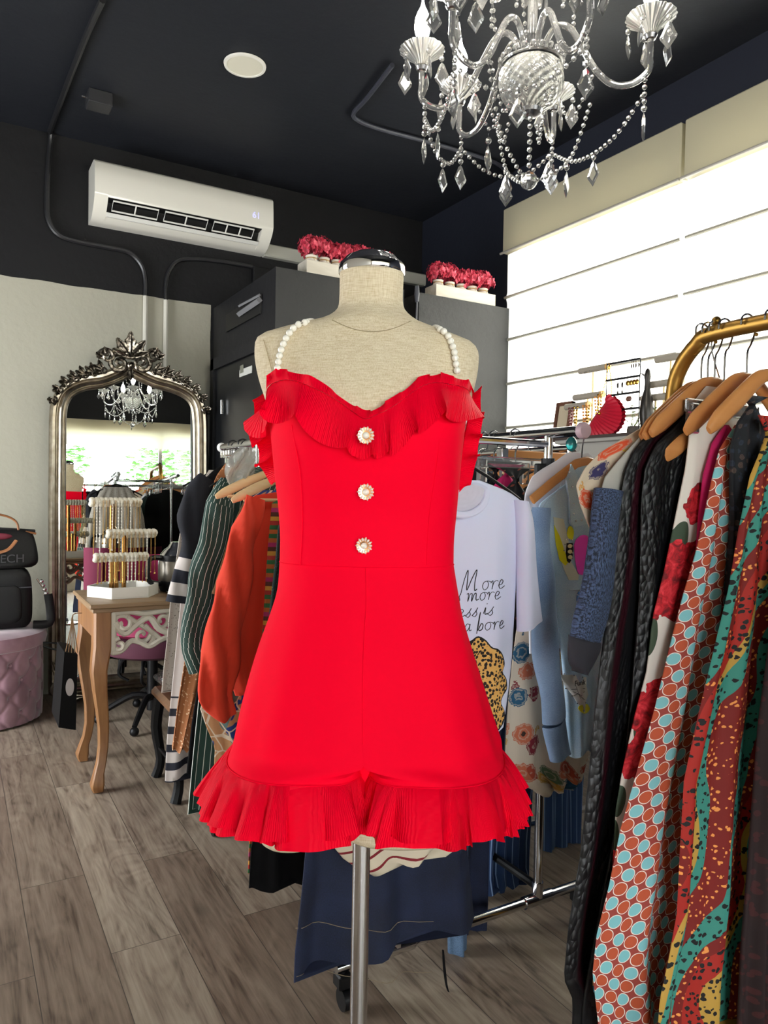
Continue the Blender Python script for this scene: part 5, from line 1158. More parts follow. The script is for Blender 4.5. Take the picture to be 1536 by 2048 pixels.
G=garment('trousers','blue pinstriped wide leg trousers below the flowered ones','trousers',1.76,1.46,[(1010,1000),(990,1300),(972,1600),(964,1700),(962,1752),(966,1786)],PS,group=g,right=[(1085,1000),(1080,1300),(1066,1600),(1060,1700),(1058,1768)],nf=4,amp=.012,part='leg')
garment('','','',1.92,1.5,[(1090,1000),(1085,1400),(1080,1600),(1078,1740)],PS,right=[(1190,1000),(1180,1400),(1165,1600),(1158,1745)],nf=3,amp=.012,part='leg',thing=G)
FLO=m_floral('#cfc0ac',['#a8442e','#7d1c2a','#1f5572','#b88a3a','#c46a4a','#557050'],16,'big flower print',.47)
garment('trousers','cream trousers printed with big colourful flowers under the white T-shirt','trousers',1.535,1.42,[(1040,1200),(1034,1260),(1026,1330),(1020,1400),(1015,1480),(1012,1545),(1030,1570),(1068,1588)],FLO,group=g,right=[(1200,1200),(1195,1400),(1180,1500),(1160,1560),(1120,1592)],nf=3,amp=.010)
# white tee
WT=cloth('white T-shirt jersey','#d4d8ee',800,.12,var=.02)
TXC=.985
G=garment('tshirt','white T-shirt with black script lettering and leopard patch facing the camera','T-shirt',1.365,TXC,[(820,965),(800,978),(780,1000),(790,1100),(795,1300),(790,1500)],WT,T=.016,right=[(960,961),(1017,983),(1046,1004),(1046,1040),(1037,1090),(1031,1200),(1024,1315),(1017,1376),(1006,1450),(998,1510)],nf=2,amp=.007,seg=(110,60),group=g)
TEE=G
def poly_sleeve(G,P,Y,T,mat,name='sleeve'):
    """flat sleeve from a traced outline row list [(lx,ly),(rx,ry)]"""
    def fn(a,b):
        l=cr([onY(*p[0],Y) for p in P],b); r=cr([onY(*p[1],Y) for p in P],b); th=2*PI*a; s=(1-math.cos(th))/2
        return l.lerp(r,s)+Vector((0,-T*math.sin(th)-.010*b*math.sin(s*5+1),0)),(s*.12,b*.2)
    m=MB().grid(fn,40,24,True); 
    def f2(a,b): p,q=fn(a,b); return Vector((p.x,Y+(p.y-Y)*.85+.001,p.z)),q
    m2=MB().grid(f2,40,24,True); m.add(m2.v,[f[::-1] for f in m2.f],[u[::-1] for u in m2.u]); return G.part(name,m,mat,smooth=60)
poly_sleeve(G,[((1030,1000),(1050,1004)),((1033,1040),(1063,1048)),((1034,1120),(1070,1130)),((1033,1190),(1077,1190)),((1032,1262),(1084,1240))],1.355,.026,WT)
ring=[]
cX=onY(908,985,1.35); ringpts=[]
for k in range(40):
    a=2*PI*k/40; x=TXC+.074*math.cos(a); z=onY(905,980,1.35).z+.0+.055*math.sin(a) if math.sin(a)<0 else onY(905,980,1.35).z+.018*math.sin(a)
    ringpts.append(Vector((x,1.347-.010*max(0,-math.sin(a))+.02*max(0,math.sin(a)),z)))
G.part('collar',MB().tube(ringpts,.0085,8,closed=True,flat=.5,up=(0,1,0)),WT)
G.part('neck_opening',MB().grid(lambda a,b:(Vector((TXC+.068*(1-b)*math.cos(2*PI*a),1.3465,onY(905,980,1.35).z+(.050 if math.sin(2*PI*a)<0 else .016)*(1-b)*math.sin(2*PI*a))),(a,b)),30,3,True),cloth('inner neck shade','#c9c8d6'))
LEO=NM('leopard print','#d9a04c',.8); u=LEO.uv()[0]; LEO.set('Base Color',LEO.mix(LEO.m_('LESS_THAN',LEO.m_('ADD',LEO.vor(u,125),LEO.m_('MULTIPLY',LEO.m_('SUBTRACT',LEO.noise(u,160,2),.5),.5)),.47),LEO.mix(LEO.noise(u,30,2),'#c98a3c','#e8c070'),'#1c120a')); LEO=LEO.m
lo=[(930,1292),(945,1284),(957,1276),(970,1283),(980,1296),(992,1300),(1003,1312),(1008,1330),(1003,1345),(1012,1358),(1014,1378),(1004,1392),(1000,1405),(1009,1422),(1008,1440),(996,1456),(980,1466),(960,1462),(940,1470),(915,1462),(900,1450),(890,1430),(880,1415),(872,1390),(868,1365),(876,1340),(888,1322),(900,1308),(915,1305)]
dense=[tuple(cr([(x,y,0) for x,y in lo],k/84,True))[:2] for k in range(84)]
decal(G,(940,1372),[((x-940)*1.035+940,(y-1372)*1.035+1372) for x,y in dense],simple('black patch edge','#111111',.8),'patch_edge',.001,4)
decal(G,(940,1372),dense,LEO,'leopard_patch',.002,8,'scalloped leopard print patch')
GL={'M':(1.15,[[(0,-.15),(.12,.55),(.26,1.),(.30,.6),(.33,.05),(.55,.6),(.78,1.),(.74,.4),(.78,.02),(.9,.08)]]),'o':(.5,[[(.30,.42),(.12,.36),(.06,.16),(.18,.0),(.34,.08),(.38,.28),(.30,.42),(.5,.38)]]),'r':(.42,[[(0,.3),(.1,.42),(.12,.2),(.1,0),(.16,.3),(.3,.42),(.42,.38)]]),'e':(.5,[[(.04,.18),(.26,.22),(.34,.36),(.22,.44),(.1,.3),(.08,.12),(.2,0),(.48,.12)]]),
 'i':(.25,[[(0,.1),(.1,.42),(.1,.08),(.25,.1)],[(.14,.60),(.17,.64)]]),'s':(.42,[[(0,.05),(.2,.25),(.32,.45),(.24,.28),(.30,.12),(.18,-.02),(.04,.04)]]),'m':(.8,[[(0,.38),(.1,.42),(.1,0),(.2,.36),(.32,.4),(.34,.0),(.46,.36),(.58,.4),(.62,.06),(.8,.1)]]),'l':(.28,[[(0,.1),(.16,.6),(.2,1.),(.12,.9),(.1,.2),(.28,.05)]]),'a':(.5,[[(.36,.36),(.2,.44),(.06,.22),(.14,.02),(.32,.18),(.38,.42),(.36,.08),(.5,.1)]]),'b':(.5,[[(.08,-.15),(.1,.5),(.16,1.),(.14,.5),(.12,.02),(.3,.36),(.42,.3),(.38,.06),(.2,.0)]]),' ':(.3,[])}
INK=simple('black print ink','#0c0c10',.7)
def script(G,txt,px,py,size,name='lettering'):
    o=onY(px,py,G.Y-.016); x=0; m=MB()
    for ch_ in txt:
        w,ss=GL[ch_]
        for st in ss:
            P=[Vector((o.x+(x+q[0]+.12*q[1])*size,0,o.z+q[1]*size+ .02*x*size)) for q in st]; P,_=spline(P,6) if len(P)>2 else (P,0)
            m.tube([G.surf(p.x,p.z,.0012) for p in P],.0012,5,flat=.6)
        x+=w
    G.part(name,m,INK,smooth=60)
script(G,'More',926,1184,.048); script(G,'is more',906,1207,.043); script(G,'less is',910,1238,.043); script(G,'a bore',930,1266,.043)
hanger(1.365,TXC,RZ,.10,.19,'black','black and white plastic hanger of the white T-shirt')
# ================================================================= studded denim jacket
JD=m_denim('light blue denim','#a3c6e4','#cfe4f5'); JG=m_denim('grey blue denim','#62799a','#8299b5')
JX=1.49
G=garment('jacket','light blue denim jacket with studs, paint strokes and white patch','jacket',1.43,JX,[(1150,925),(1138,962),(1108,985),(1082,1003),(1072,1030),(1082,1110),(1108,1200),(1124,1300),(1134,1400),(1138,1508)],JD,T=.018,nf=2,amp=.006,group=g,seg=(100,50))
JK=G
sleeve(G,[(1078,1015),(1076,1070),(1080,1150),(1088,1250),(1096,1350),(1106,1440)],1.41,[.028,.036,.040,.040,.038,.034],JG,flat=.6)
sleeve(G,[(1106,1445),(1112,1478),(1116,1512)],1.41,[.034,.035,.036],JG,'cuff',flat=.6)
STUD=simple('silver stud','#e8e8ee',.12,1)
STUDM=MB().ball((0,0,0),.003,8,5).mesh('stud',STUD)
def studs(G,pts,r=.0032,name='studs'):
    for x,y in pts: G.inst('stud',STUDM,Matrix.Translation(G.px(x,y,.004))@Matrix.Scale(r/.003,4))
cp_=[(1146,928),(1136,958),(1136,1000),(1138,1046),(1144,1053),(1158,1052),(1176,1047),(1168,1015),(1160,985),(1154,950)]
decal(G,(1150,1000),cp_,JD,'collar',.008,4,'pointed denim collar',.006)
for x,y in ((1142,944),(1143,958),(1144,974),(1146,1008),(1146,1028),(1150,1042),(1162,1040)): G.inst('stud',STUDM,Matrix.Translation(G.px(x,y,.011)))
def paint_(c,o): return NM('paint '+c,c,.8).m
def blob(cx,cy,w,h,k=0,n=18): return [(cx+w*math.cos(2*PI*i/n)*(1+.12*math.sin(5*i+k)),cy+h*spow(math.sin(2*PI*i/n),.7)*(1+.06*math.sin(7*i+k))) for i in range(n)]
decal(G,(1118,1085),[(1108,1034),(1127,1038),(1136,1080),(1144,1145),(1157,1150),(1156,1160),(1136,1160),(1126,1135),(1118,1095),(1111,1060)],paint_('#dfe2d2',0),'paint_stroke',.0022,3)
decal(G,(1124,1105),[(1109,1050),(1119,1072),(1130,1108),(1135,1126),(1129,1131),(1119,1120),(1112,1085)],paint_('#e3dc1e',0),'paint_stroke',.0028,3,'yellow paint stroke')
decal(G,(1140,1066),blob(1141,1066,7,14),paint_('#ddd616',0),'paint_stroke',.0028,2,'yellow paint dab'); decal(G,(1166,1110),blob(1166,1110,17,42,2),paint_('#ee3fc0',0),'paint_stroke',.0026,4,'hot pink paint stroke')
decal(G,(1155,1195),blob(1158,1200,7,18,1),paint_('#4a80c8',0),'paint_stroke',.0026,3,'blue paint dab'); decal(G,(1152,1290),blob(1150,1290,8,26,3),paint_('#e25ac0',0),'paint_stroke',.0026,3,'pink paint stroke'); decal(G,(1165,1415),blob(1166,1416,11,10,1),paint_('#e0da30',0),'paint_stroke',.0022,2,'yellow paint dab')
decal(G,(1138,1105),[(1132,1086),(1145,1086),(1146,1100),(1143,1118),(1137,1126),(1132,1122),(1130,1108)],simple('black motif','#1a1612',.8),'motif',.003,2); 
for y in (1092,1103,1114): decal(G,(1138,y),blob(1138,y,4.2,4.0,1,10),simple('cream motif','#e6d6a0',.8),'motif_dot',.0045,1)
studs(G,[(1133,1079),(1137,1078),(1141,1079),(1146,1080),(1131,1089),(1147,1092),(1129,1101),(1146,1106),(1143,1119),(1136,1127),(1155,1190),(1153,1203)],.0022)
pt=[(1128,1352),(1148,1350),(1170,1354),(1170,1372),(1174,1388),(1168,1400),(1164,1424),(1154,1408),(1146,1390),(1136,1372)]
decal(G,(1155,1375),pt,simple('white patch','#dcdcd8',.8),'patch',.003,3,'white triangular patch with lettering')
studs(G,[(1128,1352),(1138,1351),(1150,1351),(1162,1353),(1134,1366),(1141,1380),(1148,1393),(1155,1407),(1163,1420),(1168,1404)],.0022)
p=G.px(1157,1365,.006); G.part('patch_lettering',text_mb('Funk',.020,Matrix.Translation(p)@Matrix(((1,0,0),(0,0,-1),(0,1,0))).to_4x4(),.0004),INK)
sk=MB()
for a,b in (((1146,1380),(1166,1376)),((1152,1372),(1158,1396)),((1150,1392),(1166,1382)),((1154,1386),(1164,1398)),((1148,1384),(1160,1390))): sk.tube([G.px(*a,.0058),G.px(*b,.0058)],.0006,4)
G.part('patch_drawing',sk,INK)
for l in (((1134,966),(1120,985),(1100,1003),(1086,1030)),((1140,1180),(1160,1180),(1185,1180)),((1110,1200),(1124,1240),(1130,1290))): G.part('stitching',MB().tube([G.px(x,y,.0012) for x,y in l],.0011,5,sub=4),simple('pale denim seam','#b4cbe0',.8))
hj=Thing('hanger','square ended wooden hanger sticking out of the studded denim jacket','hanger',(JX,1.43,1.25)); a=onY(1064,1000,1.43); b=onY(1152,928,1.43); hj.part('bar',MB().tube([a,b,b+Vector((.06,0,.005))],[.013,.013,.013],8,flat=.5,up=(0,1,0),sub=2),HANGW); hj.part('hook',MB().tube([(RX-.02,1.44,RZ),(RX,1.44,RZ+.021),(RX+.018,1.44,RZ+.004),(RX+.01,1.44,RZ-.04),(b.x+.02,1.43,b.z+.01)],.0018,6,sub=4),STEEL)
# ================================================================= gold rack
GX=1.52; GZ=1.63; GOLDP=simple('brushed gold paint','#8f6c30',.4,.85)
T=Thing('clothes_rack','gold tubular clothes rack with a rounded corner at the right','clothes rack',(GX,.8,0))
T.part('frame',MB().tube([(GX,.28,.02),(GX,.28,1.4),(GX,.29,1.52),(GX,.33,1.60),(GX,.42,GZ),(GX,.8,GZ),(GX,1.095,GZ),(GX,1.15,GZ-.02),(GX,1.195,GZ-.07),(GX,1.213,GZ-.14),(GX,1.215,1.3),(GX,1.215,.02)],.0185,16,sub=4),GOLDP)
for y in (.28,1.215): T.part('foot',MB().tube([(GX-.17,y,.018),(GX+.17,y,.018)],.017,12),GOLDP)
T.part('finial',MB().ball((GX,1.10,GZ+.026),.011,12,8),simple('dark gold','#8a6a30',.3,.9)); 
m=MB()
for k in range(5): m.ball((GX,.70+.1*k,GZ-.022),.0045,6,4)
T.part('stoppers',m,GOLDP)
g='clothes hanging on the gold rack'; GR='on the gold rack'
FY=m_floral('#c9b8a0',['#e0c21c','#c98a2a','#d4502a','#b0a0a8','#2f2a55','#e3cf50'],17,'yellow flower print',.46)
garment('blouse','yellow and pink flowered blouse, farthest %s'%GR,'blouse',1.172,GX,[(1372,795),(1350,805),(1325,822),(1290,850),(1240,880),(1200,905),(1170,935),(1152,970),(1160,1010),(1175,1050),(1190,1090)],FY,group=g,nf=4,amp=.008)
G=garment('coat','pale grey coat with dark blue heather sleeve ending in a rolled cuff','coat',1.150,GX,[(1385,800),(1355,812),(1330,828),(1300,852),(1264,888),(1230,925),(1206,955),(1193,1000),(1215,1100),(1215,1500)],cloth('pale grey wool','#aaa69e'),group=g,nf=3)
WOOL=m_wool()
s_=poly_sleeve(G,[((1196,975),(1238,985)),((1190,1010),(1233,1020)),((1182,1071),(1229,1080)),((1165,1170),(1222,1180)),((1148,1227),(1212,1240)),((1139,1272),(1197,1288))],1.135,.030,WOOL); s_['label']='dark blue heather sleeve'
poly_sleeve(G,[((1141,1270),(1197,1286)),((1137,1300),(1197,1302)),((1138,1326),(1184,1330)),((1152,1343),(1172,1350))],1.135,.024,cloth('dark grey lining','#23232b'),'rolled_cuff')
SN=m_leather('embossed black leather','#101012','#2c0a14'); SN2=m_leather('black leather','#0c0c0e')
garment('coat','black embossed leather coat with burgundy streaks, reaching lowest','coat',1.130,GX,[(1400,790),(1375,800),(1340,822),(1300,860),(1268,900),(1250,940),(1240,1000),(1232,1100),(1222,1180),(1206,1280),(1190,1400),(1175,1550),(1158,1700),(1132,1850),(1122,1950),(1140,1990),(1136,2120)],SN,group=g,nf=5,amp=.014,seg=(110,70))
garment('coat','plain black leather coat between the embossed coat and rose dress','coat',1.110,GX,[(1420,795),(1390,815),(1350,850),(1310,890),(1290,935),(1283,1000),(1280,1200),(1265,1400),(1245,1600),(1205,1800),(1165,2000),(1160,2120)],SN2,group=g,nf=4,amp=.012,seg=(90,50))
garment('dress','long dark dress with blue and yellow flowers low behind the dotted dress','dress',1.098,GX,[(1400,1200),(1330,1400),(1280,1600),(1230,1800),(1190,1950),(1180,2120)],m_floral('#c9a860',['#2a6f96','#14141c','#a8422a','#1f5572'],10,'dark flower print',.5),group=g,nf=3,amp=.010)
garment('dress','white dress printed with large red roses clipped %s'%GR,'dress',1.085,GX,[(1412,772),(1390,800),(1380,850),(1372,930),(1350,1040),(1330,1140),(1306,1240),(1296,1340),(1270,1440),(1248,1540),(1235,1620),(1225,1800),(1215,2120)],m_roses(),group=g,nf=4,amp=.008)
garment('top','magenta top squeezed between the rose dress and the dotted dress','top',1.065,GX,[(1450,850),(1425,885),(1408,950),(1400,1030),(1395,1120),(1390,1200)],MAG,group=g,nf=3,amp=.006)
garment('dress','rust dress with aqua and orange ringed dots %s'%GR,'dress',1.035,GX,[(1470,850),(1440,900),(1425,965),(1412,1030),(1395,1110),(1372,1190),(1345,1300),(1318,1420),(1280,1560),(1252,1660),(1228,1780),(1203,1880),(1194,1960),(1203,2048),(1210,2130)],m_dots(),group=g,nf=5,amp=.014,seg=(120,70))
garment('jacket','black sheer jacket with fish scale pattern beside the dotted dress','jacket',1.005,GX,[(1536,795),(1500,812),(1475,845),(1462,890),(1462,960),(1466,1040),(1462,1120),(1458,1200)],m_floral('#0c0f16',['#1f2a3a','#4a3a34','#10141c'],60,'scale pattern',.42),group=g,nf=3,amp=.006,T=.016)
garment('dress','patchwork animal print dress in dark red, teal and yellow %s'%GR,'dress',.965,GX,[(1560,835),(1530,880),(1500,950),(1476,1060),(1455,1180),(1430,1280),(1405,1380),(1385,1460),(1362,1560),(1352,1700),(1345,1820),(1330,1900),(1310,1990),(1300,2130)],m_leo(),group=g,nf=4,amp=.018,seg=(120,70))
garment('dress','dark burgundy patterned dress, nearest %s at the frame edge'%GR,'dress',.90,GX,[(1620,900),(1585,1000),(1560,1150),(1540,1300),(1522,1450),(1512,1600),(1502,1750),(1490,1900),(1480,2130)],m_spots('#1c0709','#3a0f10',60,.4,'burgundy print'),group=g,nf=4,amp=.014)
gh='hangers on the gold rack'
hanger(1.135,GX,GZ,.125,.20,'wood','wooden hanger farthest on the gold rack above the grey coat',gh,hh=.125,rr=1.25); hanger(1.118,GX,GZ,.125,.21,'wood','shiny wooden hanger above the embossed leather coat',gh,hh=.125,rr=1.25)
hanger(1.10,GX,GZ,.12,.21,'wood','shiny wooden hanger above the plain black leather coat',gh,hh=.125,rr=1.25); h=hanger(1.075,GX,GZ,.175,.13,'clear','clear plastic clip hanger holding the rose dress',gh,hh=.125,rr=1.25)
hanger(1.02,GX,GZ,.12,.20,'wood','brown wooden hanger above the dotted dress',gh,hh=.125,rr=1.25); hanger(.965,GX,GZ,.12,.20,'wood','large wooden hanger at the frame edge above the animal print dress',gh,hh=.125,rr=1.25)
wd_=Thing('hanger','loose wooden hanger end poking out between leather coat and rose dress','hanger',onY(1340,895,1.11)); a=onY(1311,918,1.115); b=onY(1400,858,1.115); wd_.part('shoulders',MB().tube([a,a.lerp(b,.15),a.lerp(b,.5),b,b+Vector((.10,0,.06))],[.010,.027,.029,.022,.014],12,sub=4,flat=.5,up=(0,1,0)),HANGW,smooth=60)
wd_.part('hook',MB().tube([(GX-.02,1.115,GZ),(GX,1.115,GZ+.022),(GX+.018,1.115,GZ+.004),(GX+.008,1.115,GZ-.04),(b.x+.10,1.115,b.z+.065)],.0018,6,sub=4),STEEL)
# ================================================================= shelf by the side window with jewellery
SHX=2.80; SZ=onX(1200,872,2.72).z
sh=Thing('shelf_unit','pale grey shelf unit under the side window holding jewelry stands','shelf',(2.9,2.0,0)); PG=simple('pale grey laminate','#a9a6a0',.5)
sh.part('top',bx((2.68,.95,SZ-.03),(3.0,2.86,SZ),.004),PG); sh.part('front_panel',bx((2.70,.97,.02),(2.72,2.84,SZ-.031)),PG)
for y in (.96,1.9,2.83): sh.part('side_panel',bx((2.721,y,.001),(2.99,y+.02,SZ-.031)),PG)
sh.part('edge_strip',bx((2.672,.95,SZ-.012),(2.68,2.86,SZ+.002)),simple('dark brown edge','#3a2c26',.5))
TB=simple('taupe velvet bar','#8f887c',.9); BRS=simple('pale brass pole','#c9b58a',.35,.6)
def tstand(bars,pole,lab,X=SHX):
    b=onX(pole,860,X); T=Thing('jewelry_stand',lab,'jewelry stand',(X,b.y,SZ),'velvet bar jewelry stands on the window shelf')
    T.part('base',MB().lathe([(0,0),(.045,0),(.045,.008),(.01,.012)],20,(X,b.y,SZ+.001)),BRS)
    top=0
    for i,((x0,y0),(x1,y1)) in enumerate(bars):
        p=onX(x0,y0,X); q=onX(x1,y1,X); q.z=p.z=(p.z+q.z)/2; T.part('bar',MB().tube([p,q],.0165,12),TB); T.part('bar_end',MB().tube([q,q+(q-p).normalized()*.012],.0175,12),simple('wood bar end','#c79a5a',.4))
        c=(p+q)/2; xx=X+(.022*i if i else 0); T.part('pole',MB().tube([Vector((X,c.y,SZ+.01)),Vector((X,c.y,p.z-.012))],.005,8),BRS); top=max(top,p.z)
    return T
tstand((((1160,743),(1214,733)),((1149,797),(1203,787)),((1132,816),(1175,808))),1188,'velvet bar jewelry stand with three taupe bars left of the earring rack')
tstand((((1313,722),(1372,708)),((1298,774),(1360,758)),((1284,801),(1340,788))),1330,'velvet bar jewelry stand with three taupe bars right of the earring rack')
def neck(px,py,l,mt,w=.012,X=SHX-.02,beads=False,lab=''):
    p=onX(px,py,X); m=MB().tube([p,p+Vector((0,-w*.3,-l*.6)),p+Vector((0,-w,-l)),p+Vector((0,-2*w,-l*.6)),p+Vector((0,-2*w,0))],.0012,5,sub=4)
    if beads:
        for k in range(int(l/.016)): m.ball(p+Vector((0,-w*k*.016/l,-.016*k)),.0058,6,4); m.ball(p+Vector((0,-2*w+w*k*.016/l,-.016*k)),.0058,6,4)
    single('necklace',m,mt,lab,'necklace','necklaces on the velvet bar stands')
GC=simple('gold chain b','#d0a24a',.25,1); DB=simple('dark red beads','#5a1c24',.3); AMB=simple('amber beads','#c9853c',.3)
for i,(px,py,l,mt,bd) in enumerate(((1162,745,.10,STEEL,0),(1172,742,.09,STEEL,0),(1138,817,.13,DB,1),(1148,815,.12,GC,1),(1166,812,.14,AMB,1),(1172,812,.11,GC,1),(1190,795,.12,AMB,1),(1196,790,.16,GC,1),(1362,712,.12,GC,1),(1345,762,.10,GC,0))):
    neck(px,py,l,mt,beads=bd,lab='necklace hanging from the taupe velvet bars by the window')
# earring rack
X=SHX-.05; er=Thing('earring_rack','black wire earring rack in front of the bright window shade','earring rack',onX(1247,860,X))
a=onX(1214,731,X); b=onX(1281,717,X); zs=[b.z]+[onX(1281,y,X).z for y in (751,783,815)]
fm=MB().tube([Vector((X,a.y,SZ+.003)),Vector((X,a.y,zs[0]))],.0025,6).tube([Vector((X,b.y,SZ+.003)),Vector((X,b.y,zs[0]))],.0025,6).tube([Vector((X,a.y,SZ+.006)),Vector((X,b.y,SZ+.006))],.003,6); er.part('frame',fm,BLACK)
for z in zs: er.part('bar',bx((X-.003,b.y,z-.005),(X+.003,a.y,z+.005)),BLACK)
def ear(px,row,kind,mt,lab):
    p=onX(px,760,X-.006); z=zs[row]-.004; p.z=z; m=MB().tube([p,p-Vector((0,0,.012))],.001,5)
    if kind=='drop': m.ball(p-Vector((0,0,.028)),.009,8,6,(.5,.7,1.6)); m.ball(p-Vector((0,0,.062)),.0045,6,4,(1,1,2)); m.tube([p-Vector((0,0,.03)),p-Vector((0,0,.06))],.0008,4)
    elif kind=='disc': m.ball(p-Vector((0,0,.024)),.013,10,8,(.3,1,1))
    else: m.ball(p-Vector((0,0,.025)),.004,6,4,(1,1,3))
    single('earring',m,mt,lab,'earring','earrings on the black wire rack')
DK=simple('dark metal','#3a3530',.35,.8)
for px in (1236,1245): ear(px,1,'drop',DK,'dark drop earring on second bar of wire rack')
for px in (1256,1262,1268,1274): ear(px,1,'disc',GC,'gold disc earring on the second bar of the wire rack')
for px in (1257,1260): ear(px,2,'disc',simple('brown disc','#5a3320',.4),'small brown round earring on the third bar of the wire rack')
for px in (1262,1266,1271,1277): ear(px,0,'stick',DK,'thin stick earring on the top bar of the wire rack')
# red fan purse
X=2.74; outer=[(1222,788),(1238,803),(1247,822),(1246,842),(1236,860),(1218,873),(1198,880),(1180,875)]; inner=[(1212,806),(1207,813),(1202,820),(1197,826),(1192,832),(1188,838),(1184,844),(1180,851)]
RF=cloth('crimson satin','#b0122c',300,.1,.45); fp=Thing('fan_purse','crimson pleated fan shaped purse hanging on a chain by the earring rack','bag',onX(1205,880,X))
for s,nm in ((-1,'front_pleats'),(1,'back_pleats')):
    def ff(a,b,s=s):
        p=cr([onX(x,y,X) for x,y in inner],a); q=cr([onX(x,y,X) for x,y in outer],a); w=abs((a*17)%1-.5)*2
        return p.lerp(q,b)*1+Vector((s*(.004+.016*math.sin(PI*min(1,b*.9))*1.0)+s*.007*w*b,0,0)),(a,b)
    fp.part(nm,MB().grid(ff,136,10),RF,smooth=20)
cl=MB(); 
for x,y in inner[::-1]: cl.ball(onX(x,y,X),.006,6,4,(1.6,1,1))
fp.part('clasp_frame',MB().tube([onX(x,y,X) for x,y in inner],.006,8,sub=3),simple('dark crimson','#7a0c1e',.5)); fp.part('clasp',MB().ball(onX(1199,827,X-.012),.008,8,6),GC)
def chain(P):
    P,_=spline([onX(x,y,X) for x,y in P],10); m=MB(); d=0; last=P[0]; k=0
    for q in P:
        if (q-last).length>.014: m.tube([last,last.lerp(q,.5)+Vector((.004,.0,0)),q],.0022,5); m.ball(q,.0045,6,4,(1,.6,1)); last=q; k+=1
    return m
fp.part('chain',chain([(1218,728),(1214,745),(1208,775),(1200,800),(1192,825),(1184,845)]),GC); fp.part('chain',chain([(1218,728),(1220,750),(1223,770),(1222,789)]),GC)
# picture frame, twig plant, figurine, bauble
X=2.86; pf=Thing('picture_frame','brown wooden frame leaning beside the jewelry stand at the window','frame',onX(1123,866,X)); a=onX(1112,812,X); b=onX(1132,866,X)
M=Matrix.Translation((X,(a.y+b.y)/2,SZ+.001))@Matrix.Rotation(math.radians(9),4,'Y'); h_=a.z-SZ+.02; w_=abs(a.y-b.y)/2+.02
pf.part('frame',MB().box((-.012,-w_,0),(.012,-w_+.02,h_)).box((-.012,w_-.02,0),(.012,w_,h_)).box((-.012,-w_,h_-.02),(.012,w_,h_)).box((-.012,-w_,0),(.012,w_,.02)).xf(M),wood('walnut frame','#6b4330','#4a2c20')); pf.part('panel',MB().box((-.004,-w_+.02,.02),(.004,w_-.02,h_-.02)).xf(M),simple('beige card','#b5a890',.8))
X=2.78; tw=Thing('twig_plant','spindly green twig plant on the window shelf right of the red purse','plant',onX(1262,872,X)); GRN=simple('grey green stem','#6d7a4c',.6); m=MB(); base=onX(1268,872,X); base.z=SZ+.004
for k in range(12):
    a=rnd.uniform(-1.2,1.4); l=rnd.uniform(.09,.19); m.tube([base+Vector((0,rnd.uniform(-.02,.02),0)),base+Vector((rnd.uniform(-.02,.02),.35*l*math.sin(a),l*.5)),base+Vector((rnd.uniform(-.03,.03),l*math.sin(a),l*.8*math.cos(a*.6)))],[.002,.0016,.0008],5,sub=4)
    m.ball(base+Vector((0,l*math.sin(a),l*.8*math.cos(a*.6))),.006,6,4,(.6,1.6,.6))
tw.part('twigs',m,GRN); tw.part('pot',MB().lathe([(0,0),(.03,0),(.035,.02),(.03,.04),(0,.04)],16,(base.x,base.y,SZ)),simple('dark pot','#3a342e',.6))
X=2.76; p=onX(1292,868,X); p.z=SZ; fg=Thing('figurine','slim dark grey bird figurine on the window shelf','figurine',p)
fg.part('body',MB().lathe([(0,0),(.022,.0),(.026,.04),(.034,.09),(.028,.15),(.014,.20),(.012,.24),(.016,.26),(.010,.29),(0,.30)],16,p+Vector((0,0,.001))),simple('dark bronze','#2e2b28',.35,.6)); fg.part('beak',MB().tube([p+Vector((0,.012,.265)),p+Vector((0,.045,.285))],[.006,.001],6),simple('dark bronze b','#2e2b28',.35,.6))
# a little teal glass bauble hanging under the rail end
p=onY(1143,888,1.62); bb=Thing('glass_bauble','teal glass bauble hanging by a wire under the rack rail','ornament',p); bb.part('ball',MB().ball(p,.017,16,10,(1,1,1.3)),NM('teal glass','#2a8f92',.08,0,Transmission_Weight=.5).m); bb.part('wire',MB().tube([p+ZUP*.02,Vector((p.x,p.y,RZ+.0))],.0008,4),STEEL)
# ================================================================= flower boxes on the partitions
WW=wood('whitewashed wood','#d5cfc2','#b9b2a3',10,'x',.6); CLOTHW=cloth('white cotton sack','#d9d4c9')
fr_=NM('red hydrangea petals','#b3283c',.6); fr_.set('Base Color',fr_.ramp(fr_.noise(fr_.ob()[0],45,3),[(.35,'#7d1428'),(.52,'#c4304a'),(.68,'#e87080')])); fr_.translucent(None,(.8,.1,.18,1),.2); FRED=fr_.m
def head_mesh(seed):
    r=random.Random(seed); m=MB()
    for k in range(110):
        d=Vector((r.gauss(0,1),r.gauss(0,1),abs(r.gauss(0,1))*.9-.2)).normalized(); c=d*r.uniform(.035,.062); c.z*=.85; s=r.uniform(.011,.017)
        x=d.cross(Vector((.3,.2,1))).normalized(); y=d.cross(x); a=r.random()*6.28; x,y=x*math.cos(a)+y*math.sin(a),y*math.cos(a)-x*math.sin(a)
        for q in range(4):
            t=q*PI/2; e=x*math.cos(t)+y*math.sin(t); f=y*math.cos(t)-x*math.sin(t); m.add([c,c+e*s*.6+f*s*.5+d*.002,c+e*s*1.15+d*.005,c+e*s*.6-f*s*.5+d*.002],[[0,1,2,3]])
    return m.mesh('flower_head',FRED,smooth=0)
HEADS=[head_mesh(k) for k in (3,5)]
sack=MB().lathe([(0,0),(.036,0),(.042,.02),(.041,.06),(.030,.082),(.026,.088),(.033,.10),(.030,.103),(.02,.09)],18,(0,0,0),mod=lambda a,t:1+.05*math.sin(a*9)*t).mesh('sack',CLOTHW)
